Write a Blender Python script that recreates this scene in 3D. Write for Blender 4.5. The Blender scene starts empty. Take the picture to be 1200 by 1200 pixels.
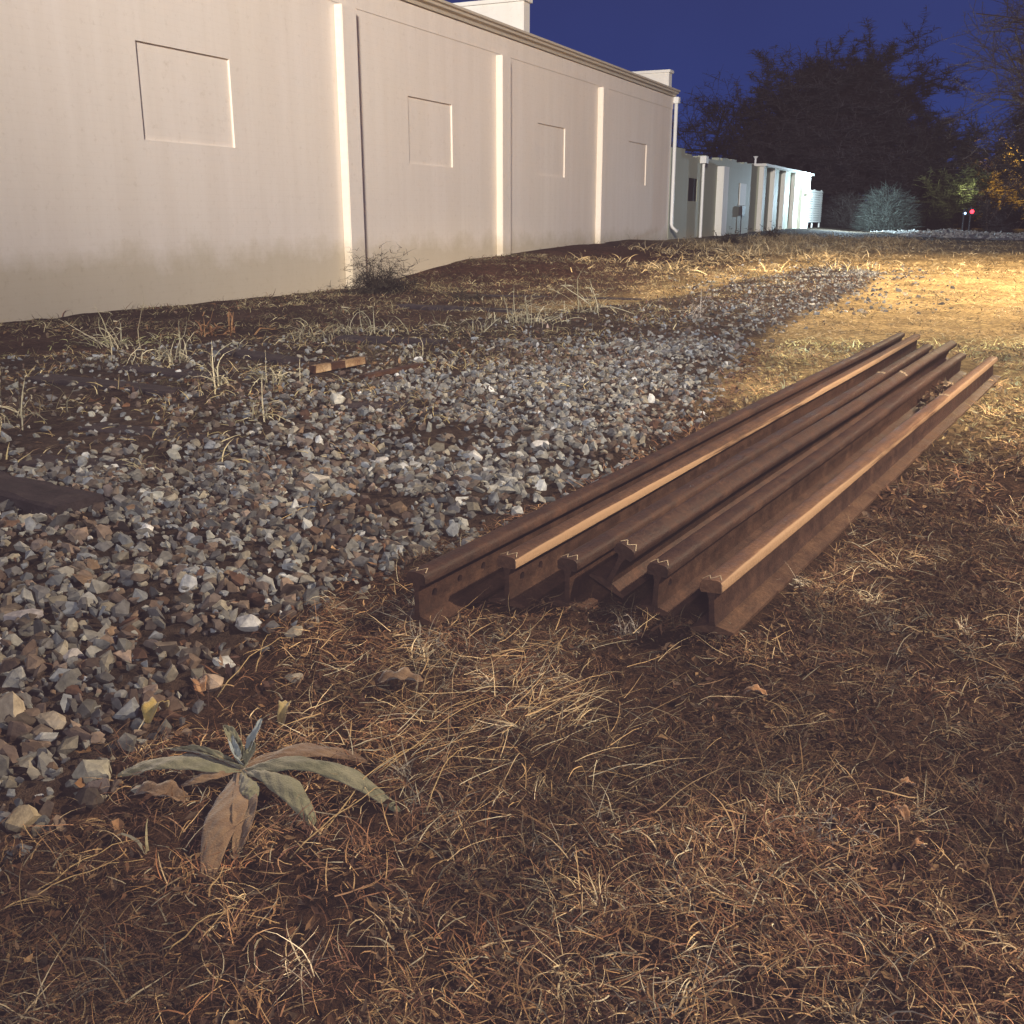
import bpy, bmesh, math, random
import numpy as np
from mathutils import Vector, Matrix
random.seed(7); rng = np.random.default_rng(7)
scene = bpy.context.scene
col = scene.collection
R = math.radians
PITCH = R(16.0); CP, SP = math.cos(PITCH), math.sin(PITCH); CAMZ = 1.25

# ------------------------------------------------------------------ noise / terrain
_tab = np.random.default_rng(3).random((256, 256))
def vnoise(x, y):
    x = np.asarray(x, float); y = np.asarray(y, float)
    xi = np.floor(x).astype(int); yi = np.floor(y).astype(int)
    fx = x-xi; fy = y-yi; fx = fx*fx*(3-2*fx); fy = fy*fy*(3-2*fy)
    a = _tab[xi & 255, yi & 255]; b = _tab[(xi+1) & 255, yi & 255]
    c = _tab[xi & 255, (yi+1) & 255]; d = _tab[(xi+1) & 255, (yi+1) & 255]
    return (a*(1-fx)+b*fx)*(1-fy)+(c*(1-fx)+d*fx)*fy
def fbm(x, y, o=3):
    r = 0; a = .5
    for i in range(o):
        r = r+a*vnoise(x*2**i+i*17.3, y*2**i+i*9.1); a *= .5
    return r/(1-.5**o)
def ss(a, b, x):
    t = np.clip((np.asarray(x, float)-a)/(b-a), 0, 1); return t*t*(3-2*t)

P0 = np.array([-3.13, 19.7]); U = np.array([.4274, .904]); U = U/np.hypot(*U); NV = np.array([U[1], -U[0]])
WANG = math.atan2(U[1], U[0])
def sn(x, y):
    dx = np.asarray(x, float)-P0[0]; dy = np.asarray(y, float)-P0[1]
    return dx*U[0]+dy*U[1], dx*NV[0]+dy*NV[1]
def wxy(s, n): return P0[0]+s*U[0]+n*NV[0], P0[1]+s*U[1]+n*NV[1]

# ballast bed outline on the ground (metres), running along the old track
GRAVEL = np.array([(-1.9, .3), (-1.05, 1.75), (-.93, 2.02), (-.83, 2.3), (-.74, 2.85), (-.62, 3.35), (-.35, 3.75), (.1, 4.35), (.75, 5.5),
                   (1.25, 6.7), (1.85, 8.5), (2.6, 10.8), (4.0, 14.0), (6.4, 18.6), (8.2, 23.0), (8.0, 26), (5.2, 22.0), (2.9, 17.6), (.7, 14.6), (-1.4, 12.3),
                   (-3.2, 10.6), (-5.5, 8.6), (-8, 6.5), (-8, .3)])
def poly_sd(x, y, P):
    x = np.asarray(x, float); y = np.asarray(y, float); sh = x.shape; x = x.ravel(); y = y.ravel()
    d = np.full(x.shape, 1e9); ins = np.zeros(x.shape, bool); n = len(P)
    for i in range(n):
        ax, ay = P[i]; bx, by = P[(i+1) % n]; ex, ey = bx-ax, by-ay
        t = np.clip(((x-ax)*ex+(y-ay)*ey)/(ex*ex+ey*ey), 0, 1)
        d = np.minimum(d, np.hypot(x-ax-t*ex, y-ay-t*ey))
        c = ((ay > y) != (by > y)) & (x < (bx-ax)*(y-ay)/(by-ay+1e-12)+ax)
        ins ^= c
    return np.where(ins, d, -d).reshape(sh)          # positive inside
def terrain(x, y, micro=True):
    x = np.asarray(x, float); y = np.asarray(y, float)
    s, n = sn(x, y)
    g = poly_sd(x, y, GRAVEL)
    h = .27*ss(-2, 16, s)+.25*ss(20, 45, s)*ss(14, 2, n)-.02*ss(30, 60, s)
    B = .29*ss(0, 6, s)*(1-.3*ss(14, 26, s))
    h = h+B*ss(3.6, .4, n)
    h = h+.055*ss(0, .45, g)*ss(26, 14, y)
    h = h+.16*(fbm(x*.35, y*.35)-.5)*ss(9, 22, y)
    if micro:
        h = h+.05*(fbm(x*2.2+5, y*2.2)-.5)*ss(60, 20, y)+.03*(fbm(x*9, y*9, 2)-.5)*ss(16, 8, y)
    return h
def ray(px, py):
    xc = (px-600)/1200; yc = (py-600)/1200
    return np.array([xc, CP-yc*SP, -SP-yc*CP])
def hit(px, py, dz=0.0):                     # where a line of sight meets the ground
    d = ray(px, py); t = .5; last = t
    while t < 400:
        X, Y, Z = d*t+np.array([0, 0, CAMZ])
        if Z-dz <= terrain(X, Y):
            lo, hi = last, t
            for _ in range(18):
                m = (lo+hi)/2; X, Y, Z = d*m+np.array([0, 0, CAMZ])
                if Z-dz <= terrain(X, Y): hi = m
                else: lo = m
            X, Y, Z = d*hi+np.array([0, 0, CAMZ]); return np.array([X, Y, float(terrain(X, Y))])
        last = t; t *= 1.012
    return d*t+np.array([0, 0, CAMZ])
def atd(px, py, Y):                          # point on the line of sight at ground distance Y
    d = ray(px, py); t = Y/d[1]; return d*t+np.array([0, 0, CAMZ])

# ------------------------------------------------------------------ helpers
def tag(o, label=None, cat=None, group=None, kind=None):
    if label: o['label'] = label
    if cat: o['category'] = cat
    if group: o['group'] = group
    if kind: o['kind'] = kind
    return o
def empty(name, loc=(0, 0, 0), rz=0):
    o = bpy.data.objects.new(name, None); col.objects.link(o); o.location = loc; o.rotation_euler = (0, 0, rz); return o
def link(name, me, m=None, parent=None):
    o = bpy.data.objects.new(name, me); col.objects.link(o)
    if m: me.materials.append(m)
    if parent: o.parent = parent
    return o
def bulk(name, V, F, C=None, smooth=False):
    """numpy mesh; V (n,3), F (m,k) int or list of such arrays, C (n,3) colours"""
    me = bpy.data.meshes.new(name)
    Fs = F if isinstance(F, list) else [F]
    me.vertices.add(len(V)); me.vertices.foreach_set('co', np.ascontiguousarray(V, dtype=np.float32).ravel())
    nl = sum(f.size for f in Fs); npoly = sum(len(f) for f in Fs)
    me.loops.add(nl); me.loops.foreach_set('vertex_index', np.concatenate([f.ravel() for f in Fs]).astype(np.int32))
    me.polygons.add(npoly)
    ls = []; a = 0
    for f in Fs:
        k = f.shape[1]; ls.append(a+np.arange(len(f))*k); a += f.size
    me.polygons.foreach_set('loop_start', np.concatenate(ls).astype(np.int32))
    me.polygons.foreach_set('use_smooth', np.full(npoly, smooth))
    me.update(calc_edges=True)
    if C is not None:
        at = me.color_attributes.new('col', 'FLOAT_COLOR', 'POINT')
        at.data.foreach_set('color', np.concatenate([C, np.ones((len(C), 1))], 1).astype(np.float32).ravel())
    return me
class MB:
    def __init__(s): s.bm = bmesh.new()
    def box(s, x0, x1, y0, y1, z0, z1, bev=0):
        vs = [s.bm.verts.new((x, y, z)) for x in (x0, x1) for y in (y0, y1) for z in (z0, z1)]
        for f in ((0, 1, 3, 2), (4, 6, 7, 5), (0, 4, 5, 1), (2, 3, 7, 6), (0, 2, 6, 4), (1, 5, 7, 3)):
            s.bm.faces.new([vs[i] for i in f])
        return s
    def prism(s, prof, x0, x1, nseg=1, yz=True):
        rings = []
        for k in range(nseg+1):
            x = x0+(x1-x0)*k/nseg
            rings.append([s.bm.verts.new((x, p[0], p[1])) for p in prof])
        n = len(prof)
        for k in range(nseg):
            for i in range(n):
                s.bm.faces.new([rings[k][i], rings[k][(i+1) % n], rings[k+1][(i+1) % n], rings[k+1][i]])
        s.bm.faces.new(rings[0][::-1]); s.bm.faces.new(rings[-1]); return s
    def tube(s, pts, r, seg=8):
        pts = [Vector(p) for p in pts]; rings = []
        rr = r if isinstance(r, (list, tuple)) else [r]*len(pts)
        for i, p in enumerate(pts):
            d = (pts[min(i+1, len(pts)-1)]-pts[max(i-1, 0)]).normalized()
            a = d.orthogonal().normalized(); b = d.cross(a)
            if i and False: pass
            rings.append([s.bm.verts.new(p+(a*math.cos(t)+b*math.sin(t))*rr[i]) for t in [2*math.pi*k/seg for k in range(seg)]])
        for i in range(len(pts)-1):
            for k in range(seg):
                s.bm.faces.new([rings[i][k], rings[i][(k+1) % seg], rings[i+1][(k+1) % seg], rings[i+1][k]])
        s.bm.faces.new(rings[0][::-1]); s.bm.faces.new(rings[-1]); return s
    def build(s, name, m, parent=None, bev=0, smooth=False):
        bmesh.ops.recalc_face_normals(s.bm, faces=s.bm.faces)
        if bev: bmesh.ops.bevel(s.bm, geom=s.bm.edges[:], offset=bev, segments=2, affect='EDGES', clamp_overlap=True)
        me = bpy.data.meshes.new(name); s.bm.to_mesh(me); s.bm.free()
        if smooth:
            for p in me.polygons: p.use_smooth = True
        return link(name, me, m, parent)

# ------------------------------------------------------------------ materials
def mat(name, base=(.5, .5, .5), rough=.8, spec=.3, metal=0):
    m = bpy.data.materials.new(name); m.use_nodes = True
    nt = m.node_tree; b = nt.nodes['Principled BSDF']
    b.inputs['Base Color'].default_value = (*base, 1); b.inputs['Roughness'].default_value = rough
    b.inputs['Specular IOR Level'].default_value = spec; b.inputs['Metallic'].default_value = metal
    return m, nt, b
def N(nt, t, **k):
    n = nt.nodes.new(t)
    for a, v in k.items():
        if a in n.inputs.keys() if hasattr(n.inputs, 'keys') else False: n.inputs[a].default_value = v
        else: setattr(n, a, v)
    return n
def noise(nt, sc, det=4, vec=None, rough=.55):
    n = nt.nodes.new('ShaderNodeTexNoise'); n.inputs['Scale'].default_value = sc; n.inputs['Detail'].default_value = det
    n.inputs['Roughness'].default_value = rough
    if vec is not None: nt.links.new(vec, n.inputs['Vector'])
    return n
def ramp(nt, fac, stops):
    r = nt.nodes.new('ShaderNodeValToRGB'); e = r.color_ramp.elements
    while len(e) < len(stops): e.new(.5)
    for i, (p, c) in enumerate(stops): e[i].position = p; e[i].color = (*c, 1) if len(c) == 3 else c
    nt.links.new(fac, r.inputs[0]); return r
def mixc(nt, fac, a, b, mode='MIX'):
    m = nt.nodes.new('ShaderNodeMix'); m.data_type = 'RGBA'; m.blend_type = mode
    for s, v in ((m.inputs[0], fac), (m.inputs[6], a), (m.inputs[7], b)):
        if hasattr(v, 'links') or isinstance(v, bpy.types.NodeSocket): nt.links.new(v, s)
        elif isinstance(v, (int, float)): s.default_value = v
        else: s.default_value = (*v, 1)
    return m.outputs[2]
def bump(nt, b, h, st=.4, dist=.02):
    n = nt.nodes.new('ShaderNodeBump'); n.inputs['Strength'].default_value = st; n.inputs['Distance'].default_value = dist
    nt.links.new(h, n.inputs['Height']); nt.links.new(n.outputs[0], b.inputs['Normal']); return n
def colmat(name, rough=.9, spec=.15, nscale=60, namt=.5, bst=.3, bdist=.01, transl=0):
    m, nt, b = mat(name, rough=rough, spec=spec)
    a = nt.nodes.new('ShaderNodeAttribute'); a.attribute_name = 'col'
    t = nt.nodes.new('ShaderNodeTexCoord')
    n = noise(nt, nscale, 5, t.outputs['Object'])
    r = ramp(nt, n.outputs[0], [(.25, (1-namt,)*3), (.75, (1+namt*.6,)*3)])
    c = mixc(nt, 1.0, a.outputs[0], r.outputs[0], 'MULTIPLY')
    nt.links.new(c, b.inputs['Base Color'])
    if bst: bump(nt, b, n.outputs[0], bst, bdist)
    return m
def ground_material():
    m, nt, b = mat('ground_soil', rough=.95, spec=.1)
    a = nt.nodes.new('ShaderNodeAttribute'); a.attribute_name = 'col'
    t = nt.nodes.new('ShaderNodeTexCoord'); v = t.outputs['Object']
    n1 = noise(nt, 1.3, 6, v); n2 = noise(nt, 14, 8, v, .7); n3 = noise(nt, 70, 4, v, .7)
    r1 = ramp(nt, n1.outputs[0], [(.3, (.7, .66, .62)), (.7, (1.25, 1.25, 1.2))])
    r2 = ramp(nt, n2.outputs[0], [(.35, (.35, .33, .32)), (.65, (1.5, 1.45, 1.35))])
    c = mixc(nt, 1.0, a.outputs[0], r1.outputs[0], 'MULTIPLY'); c = mixc(nt, 1.0, c, r2.outputs[0], 'MULTIPLY')
    nt.links.new(c, b.inputs['Base Color'])
    ad = nt.nodes.new('ShaderNodeMath'); ad.operation = 'ADD'; nt.links.new(n2.outputs[0], ad.inputs[0]); nt.links.new(n3.outputs[0], ad.inputs[1])
    bump(nt, b, ad.outputs[0], .9, .04)
    return m
M_GROUND = ground_material()
M_STONE = colmat('ballast_stone', rough=.85, spec=.25, nscale=45, namt=.45, bst=.5, bdist=.01)
M_STRAW = colmat('dry_straw', rough=.75, spec=.25, nscale=30, namt=.35, bst=0)
M_LITTER = colmat('leaf_litter', rough=.9, spec=.1, nscale=50, namt=.4, bst=.3, bdist=.004)
M_WEED = colmat('dead_weed', rough=.85, spec=.15, nscale=25, namt=.3, bst=0)
M_BARK = colmat('winter_bark', rough=.95, spec=.05, nscale=2, namt=.3, bst=0)

def wall_material(name, base, warm, stain=(.50, .42, .26), block=True, dirt=.6):
    m, nt, b = mat(name, rough=.7, spec=.25)
    t = nt.nodes.new('ShaderNodeTexCoord'); sep = nt.nodes.new('ShaderNodeSeparateXYZ'); nt.links.new(t.outputs['Object'], sep.inputs[0])
    comb = nt.nodes.new('ShaderNodeCombineXYZ'); nt.links.new(sep.outputs[0], comb.inputs[0]); nt.links.new(sep.outputs[2], comb.inputs[1])
    n1 = noise(nt, .35, 6, t.outputs['Object'], .6)
    c = mixc(nt, n1.outputs[0], base, warm)
    mp = nt.nodes.new('ShaderNodeMapping'); mp.inputs['Scale'].default_value = (1.6, 1.6, .12); nt.links.new(t.outputs['Object'], mp.inputs[0])
    n2 = noise(nt, 1.5, 6, mp.outputs[0], .65)
    r2 = ramp(nt, n2.outputs[0], [(.40, (.965, .955, .94)), (.62, (1.01, 1.01, 1.01))])
    c = mixc(nt, 1.0, c, r2.outputs[0], 'MULTIPLY')
    # splash dirt near the ground, ragged
    n3 = noise(nt, 1.4, 8, t.outputs['Object'], .7)
    mm = nt.nodes.new('ShaderNodeMath'); mm.operation = 'MULTIPLY_ADD'; nt.links.new(n3.outputs[0], mm.inputs[0]); mm.inputs[1].default_value = -1.1
    nt.links.new(sep.outputs[2], mm.inputs[2])
    rr = ramp(nt, mm.outputs[0], [(.0, (dirt,)*3), (.4, (0, 0, 0))])
    c = mixc(nt, rr.outputs[0], c, stain)
    n4 = noise(nt, 9, 8, t.outputs['Object'], .75)
    r4 = ramp(nt, n4.outputs[0], [(.28, (.86, .84, .8)), (.45, (1, 1, 1))])
    c = mixc(nt, 1.0, c, r4.outputs[0], 'MULTIPLY')
    br = nt.nodes.new('ShaderNodeTexBrick'); nt.links.new(comb.outputs[0], br.inputs['Vector'])
    br.inputs['Scale'].default_value = 1; br.inputs['Brick Width'].default_value = .4; br.inputs['Row Height'].default_value = .2 if not block else .1
    br.inputs['Mortar Size'].default_value = .006; br.inputs['Mortar Smooth'].default_value = .6
    br.inputs['Color1'].default_value = (1, 1, 1, 1); br.inputs['Color2'].default_value = (.94, .94, .94, 1); br.inputs['Mortar'].default_value = (.5, .5, .5, 1)
    nb = noise(nt, 25, 5, t.outputs['Object'])
    hm = mixc(nt, .35, br.outputs[0], nb.outputs[0])
    bump(nt, b, hm, .18, .012)
    rb = ramp(nt, br.outputs[0], [(.4, (.975, .97, .965)), (.95, (1, 1, 1))])
    c = mixc(nt, 1.0, c, rb.outputs[0], 'MULTIPLY')
    nt.links.new(c, b.inputs['Base Color'])
    return m
M_WALL = wall_material('cream_painted_masonry', (.82, .735, .645), (.82, .735, .60))
M_TRIM = wall_material('white_painted_masonry', (.80, .78, .71), (.80, .76, .66), dirt=.35)
M_WALL2 = wall_material('grey_green_masonry', (.33, .36, .28), (.36, .37, .28), dirt=.4)
M_TRIM2 = wall_material('pale_painted_trim', (.78, .78, .72), (.78, .76, .70), dirt=.2)
M_CORN = wall_material('weathered_cornice', (.52, .46, .34), (.60, .53, .42), dirt=0)
M_METAL, _, _ = mat('painted_downspout', (.78, .78, .74), .45, .5)
M_DARK, _, _ = mat('dark_glass', (.02, .018, .02), .7, .1)
M_ROOF, _, _ = mat('roofing_felt', (.12, .11, .11), .9, .2)

def rust_material(name, c1, c2, c3, rough=.6, worn=0, edge=False):
    m, nt, b = mat(name, rough=rough, spec=.28)
    t = nt.nodes.new('ShaderNodeTexCoord')
    n1 = noise(nt, 9, 8, t.outputs['Object'], .65); n2 = noise(nt, 60, 6, t.outputs['Object'], .7)
    mp = nt.nodes.new('ShaderNodeMapping'); mp.inputs['Scale'].default_value = (.6, 14, 14); nt.links.new(t.outputs['Object'], mp.inputs[0])
    n3 = noise(nt, 1.5, 6, mp.outputs[0], .6)
    c = ramp(nt, n1.outputs[0], [(.3, c1), (.52, c2), (.72, c3)]).outputs[0]
    r = ramp(nt, n2.outputs[0], [(.3, (.6, .55, .5)), (.7, (1.3, 1.25, 1.2))])
    c = mixc(nt, 1.0, c, r.outputs[0], 'MULTIPLY')
    r3 = ramp(nt, n3.outputs[0], [(.35, (.65, .62, .6)), (.65, (1.2, 1.2, 1.2))])
    c = mixc(nt, 1.0, c, r3.outputs[0], 'MULTIPLY')
    if edge:                                                   # lamp glint painted pale along the worn gauge corner
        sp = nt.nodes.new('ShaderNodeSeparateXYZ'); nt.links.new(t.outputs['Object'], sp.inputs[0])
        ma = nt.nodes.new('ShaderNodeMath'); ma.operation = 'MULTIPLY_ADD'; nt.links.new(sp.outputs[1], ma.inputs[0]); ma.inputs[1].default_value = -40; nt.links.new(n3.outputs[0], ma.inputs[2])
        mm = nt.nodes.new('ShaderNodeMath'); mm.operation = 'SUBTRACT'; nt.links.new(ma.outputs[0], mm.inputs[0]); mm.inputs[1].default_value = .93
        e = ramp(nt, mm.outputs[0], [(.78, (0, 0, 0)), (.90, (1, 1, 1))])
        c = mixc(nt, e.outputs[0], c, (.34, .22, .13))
    nt.links.new(c, b.inputs['Base Color'])
    rr = ramp(nt, n1.outputs[0], [(.35, (rough-.1,)*3), (.7, (min(1, rough+.2),)*3)]); nt.links.new(rr.outputs[0], b.inputs['Roughness'])
    if worn: b.inputs['Metallic'].default_value = worn
    bump(nt, b, n2.outputs[0], .8, .006)
    return m
M_RUST = rust_material('rusty_steel', (.025, .013, .009), (.050, .025, .016), (.085, .045, .028), .62)
M_RUSTHEAD = rust_material('worn_rusty_steel_glint', (.055, .029, .019), (.092, .050, .031), (.14, .08, .048), .74, 0, True)
M_RUSTPALE = rust_material('pale_rust_steel_glint', (.11, .058, .034), (.165, .092, .052), (.22, .13, .075), .58, .1, True)
M_RUSTMID = rust_material('tan_rust_steel', (.05, .026, .017), (.08, .045, .027), (.12, .068, .04), .6)
M_TIE = rust_material('weathered_tie_wood', (.012, .010, .013), (.026, .021, .026), (.05, .042, .046), .85)
M_CHALK, _, _ = mat('pale_paint_crayon', (.42, .35, .25), .85, .1)
M_EMR, nt_, b_ = mat('red_signal_lens', (.5, .02, .02)); b_.inputs['Emission Color'].default_value = (1, .03, .05, 1); b_.inputs['Emission Strength'].default_value = 6
M_EMB, nt_, b_ = mat('cool_lamp_lens', (.5, .5, .6)); b_.inputs['Emission Color'].default_value = (.45, .65, 1, 1); b_.inputs['Emission Strength'].default_value = 3
M_EMW, nt_, b_ = mat('floodlight_lens', (.8, .8, .8)); b_.inputs['Emission Color'].default_value = (.8, .95, 1, 1); b_.inputs['Emission Strength'].default_value = 12
M_POLE, _, _ = mat('dark_pole_metal', (.03, .03, .035), .6, .4)

# ------------------------------------------------------------------ ground sheet
def axis(lo, hi, step, far_lo, far_hi, g=1.09):
    a = list(np.arange(lo, hi+1e-6, step)); d = step; v = hi
    while v < far_hi: d *= g; v += d; a.append(v)
    d = step; v = lo; pre = []
    while v > far_lo: d *= g; v -= d; pre.append(v)
    return np.array(pre[::-1]+a)
xs = axis(-6.5, 7, .045, -900, 900, 1.06); ys = axis(.6, 13, .045, -300, 1500, 1.045)
GX, GY = np.meshgrid(xs, ys)
GZ = terrain(GX, GY)
nx, ny = len(xs), len(ys)
i = np.arange(nx-1)[None, :]+np.arange(ny-1)[:, None]*nx
F = np.stack([i, i+1, i+1+nx, i+nx], -1).reshape(-1, 4)
def zone_colour(x, y):
    s, n = sn(x, y); g = poly_sd(x, y, GRAVEL); c = np.zeros(np.shape(x)+(3,))
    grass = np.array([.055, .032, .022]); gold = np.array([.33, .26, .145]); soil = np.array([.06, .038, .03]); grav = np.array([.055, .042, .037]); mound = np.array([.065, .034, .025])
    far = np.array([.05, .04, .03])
    w = ss(5.6, 9.6, y+x*.35+1.5*(fbm(x*.8, y*.8)-.5))[..., None]  # straw ground, with the lamp pool's golden reach painted into it
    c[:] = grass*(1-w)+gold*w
    k = (ss(6.5, 4.5, n+.8*(fbm(x, y)-.5))*ss(20, 10, s))[..., None]; c = c*(1-k)+soil*k
    k = ss(-.1, .2, g+.25*(fbm(x*3, y*3)-.5))[..., None]; c = c*(1-k)+grav*k
    k = (ss(3.8, 2.6, n)*ss(-1, 3, s)*ss(22, 12, s))[..., None]; c = c*(1-k)+mound*k
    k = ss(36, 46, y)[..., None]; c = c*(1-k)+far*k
    c *= (.55+.9*fbm(x*1.7+3, y*1.7))[..., None]
    return c
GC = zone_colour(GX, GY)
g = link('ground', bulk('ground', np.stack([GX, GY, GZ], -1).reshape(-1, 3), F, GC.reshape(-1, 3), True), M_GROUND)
tag(g, kind='structure')

# ------------------------------------------------------------------ stones
def hull_template(npts, seed, flat=.7):
    r = np.random.default_rng(seed); p = r.normal(size=(npts, 3)); p /= np.linalg.norm(p, axis=1)[:, None]
    p *= (.8+.35*r.random((npts, 1))); p *= np.array([1.0, .6+.35*r.random(), .42+.4*r.random()*flat])
    bm = bmesh.new()
    for v in p: bm.verts.new(v)
    bmesh.ops.convex_hull(bm, input=bm.verts[:]); bmesh.ops.delete(bm, geom=[v for v in bm.verts if not v.link_faces], context='VERTS')
    bmesh.ops.triangulate(bm, faces=bm.faces[:]); bm.verts.index_update()
    V = np.array([v.co[:] for v in bm.verts]); Fc = np.array([[v.index for v in f.verts] for f in bm.faces]); bm.free(); return V, Fc
TH = [hull_template(14, 100+k, .45) for k in range(28)]; TL = [hull_template(8, 300+k) for k in range(14)]
def rotmats(n, tilt=.6):
    a = rng.random(n)*2*np.pi; b = rng.normal(size=n)*tilt; c = rng.normal(size=n)*tilt
    ca, sa, cb, sb, cc, sc_ = np.cos(a), np.sin(a), np.cos(b), np.sin(b), np.cos(c), np.sin(c)
    Rz = np.zeros((n, 3, 3)); Rz[:, 0, 0] = ca; Rz[:, 0, 1] = -sa; Rz[:, 1, 0] = sa; Rz[:, 1, 1] = ca; Rz[:, 2, 2] = 1
    Ry = np.zeros((n, 3, 3)); Ry[:, 0, 0] = cb; Ry[:, 0, 2] = sb; Ry[:, 2, 0] = -sb; Ry[:, 2, 2] = cb; Ry[:, 1, 1] = 1
    Rx = np.zeros((n, 3, 3)); Rx[:, 1, 1] = cc; Rx[:, 1, 2] = -sc_; Rx[:, 2, 1] = sc_; Rx[:, 2, 2] = cc; Rx[:, 0, 0] = 1
    return Rz@Ry@Rx
def stones(name, P, S, C, T, tilt=.6):
    Vs, Fs, Cs, off = [], [], [], 0
    which = rng.integers(0, len(T), len(P)); RM = rotmats(len(P), tilt)
    for k, (tv, tf) in enumerate(T):
        m = which == k; n = m.sum()
        if not n: continue
        v = np.einsum('nij,vj->nvi', RM[m], tv)*S[m][:, None, None]+P[m][:, None, :]
        f = tf[None]+(np.arange(n)*len(tv))[:, None, None]+off
        Vs.append(v.reshape(-1, 3)); Fs.append(f.reshape(-1, 3)); Cs.append(np.repeat(C[m], len(tv), 0)); off += n*len(tv)
    return bulk(name, np.concatenate(Vs), np.concatenate(Fs), np.concatenate(Cs))
PAL = np.array([(.20, .19, .17), (.27, .26, .23), (.13, .125, .13), (.20, .22, .25), (.27, .23, .16), (.14, .10, .07), (.11, .065, .045), (.46, .46, .45), (.08, .075, .075), (.31, .31, .27)])
PW = np.array([.16, .14, .13, .11, .12, .12, .08, .035, .07, .035]); PW = PW/PW.sum()
def stone_cols(n, x, y):
    c = PAL[rng.choice(len(PAL), n, p=PW)]*(.5+.75*rng.random((n, 1)))
    c = (c*.65+c.mean(1, keepdims=True)*.35)*np.array([.90, .94, .97])
    rusty = (fbm(x*1.1+8, y*1.1) > .56)[:, None]; c = np.where(rusty & (rng.random((n, 1)) < .3), c*np.array([.8, .6, .5]), c)
    return c
def place_stones(name, n, xr, yr, smin, smax, T, dens, sink=.2, lift=0, tilt=.6, kind='stuff'):
    x = rng.uniform(*xr, n); y = rng.uniform(*yr, n); k = dens(x, y) > rng.random(n); x, y = x[k], y[k]
    S = smin+(smax-smin)*rng.random(len(x))**2.6
    z = terrain(x, y)+S*(.22-sink)+lift*rng.random(len(x))
    o = link(name, stones(name, np.stack([x, y, z], 1), S, stone_cols(len(x), x, y), T, tilt), M_STONE)
    tag(o, kind=kind); return o
def gdens(x, y):
    gsd = poly_sd(x, y, GRAVEL); s, n = sn(x, y)
    d = ss(-.12, .22, gsd+.22*(fbm(x*2.5, y*2.5)-.5))
    soil = ss(6.2, 8.7, n-1.8*(fbm(x*.9, y*.9)-.5))                # thins out towards the old ties by the wall
    return d*(.10+.90*soil)*(.35+.65*ss(.30, .5, fbm(x*1.9+3, y*1.9)))**(1-.7*ss(5, 3, y))
place_stones('ballast_gravel', 17500, (-2.6, 1.2), (1.2, 5.0), .013, .048, TH, gdens, lift=.02)
place_stones('ballast_gravel', 36000, (-6.5, 3.5), (4.6, 10.5), .016, .046, TH, gdens, lift=.02)
place_stones('ballast_gravel', 36000, (-7, 9), (10, 25), .022, .052, TL, gdens, lift=.015)
# scattered stones beyond the edge of the bed
place_stones('scattered_gravel', 3200, (-7.5, 10), (1.5, 22), .010, .03, TL, lambda x, y: ss(-.9, 0, poly_sd(x, y, GRAVEL))*ss(.3, 0, poly_sd(x, y, GRAVEL))*.55, sink=.1)
place_stones('far_gravel', 5000, (3, 12), (14, 30), .03, .07, TL, lambda x, y: ss(-2.2, 0, poly_sd(x, y, GRAVEL))*.5, sink=.1)

# notable single stones
def single(px, py, size, c, label, flat=.5, seed=1, name='ballast_stone', dz=0):
    V, Fc = hull_template(26, seed, 1.3); V = V*size; V[:, 2] *= flat/.6
    p = hit(px, py)
    a = seed*1.7; Rm = np.array([[math.cos(a), -math.sin(a), 0], [math.sin(a), math.cos(a), 0], [0, 0, 1]]); V = V@Rm.T
    o = link(name, bulk(name, V, Fc, np.tile(np.array(c), (len(V), 1))), M_STONE); o.location = (p[0], p[1], p[2]+size*.25+dz)
    tag(o, label, 'stone', 'larger stones lying on the ballast'); return o
for a in [(170, 624, .040, (.62, .64, .66), 'bright bluish white angular stone in open ballast left of centre', .62, 11),
          (336, 690, .045, (.24, .18, .14), 'large brown grey stone at the ballast edge left of the rail ends', .7, 12),
          (114, 915, .048, (.34, .33, .27), 'large pale grey green stone just left of the fuzzy leaved plant', .7, 13),
          (112, 937, .032, (.36, .34, .28), 'flat pale stone leaning below the large grey green stone', .3, 14),
          (28, 728, .058, (.27, .26, .28), 'long grey flat stone near the left edge of the gravel', .45, 15),
          (88, 775, .044, (.33, .32, .33), 'two toned grey and cream stone in the left gravel', .6, 16),
          (292, 735, .045, (.42, .43, .44), 'pale white stone under the crossing dry stalks', .5, 17),
          (15, 842, .055, (.38, .33, .25), 'tan blocky stone at the left edge of the gravel', .8, 18),
          (222, 690, .036, (.40, .42, .44), 'upright pale wedge shaped stone amid the gravel', .9, 19),
          (60, 852, .048, (.34, .30, .24), 'tan rounded stone above the left side of the plant', .6, 20),
          (445, 542, .055, (.42, .42, .42), 'long pale grey slab of stone in the middle of the ballast', .3, 21),
          (372, 568, .065, (.42, .40, .36), 'broad pale stone beside the old ties', .4, 22),
          (556, 638-100, .05, (.44, .45, .46), 'white angular stone high on the ballast slope', .6, 23),
          (632, 524, .055, (.46, .46, .46), 'bright white stone near the leftmost rail', .6, 24),
          (395, 474, .075, (.42, .42, .38), 'round pale stone in front of the rusty bar', .6, 25),
          (246, 806, .040, (.38, .30, .24), 'pinkish stone with a dark hollow above the plant', .8, 26),
          (26, 965, .038, (.34, .29, .2), 'small tan stone at the bottom left gravel edge', .6, 27),
          (345, 797, .028, (.30, .27, .22), 'small round stone among the straw beyond the plant', .6, 28)]:
    single(*a[:4], a[4], a[5], a[6])

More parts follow.
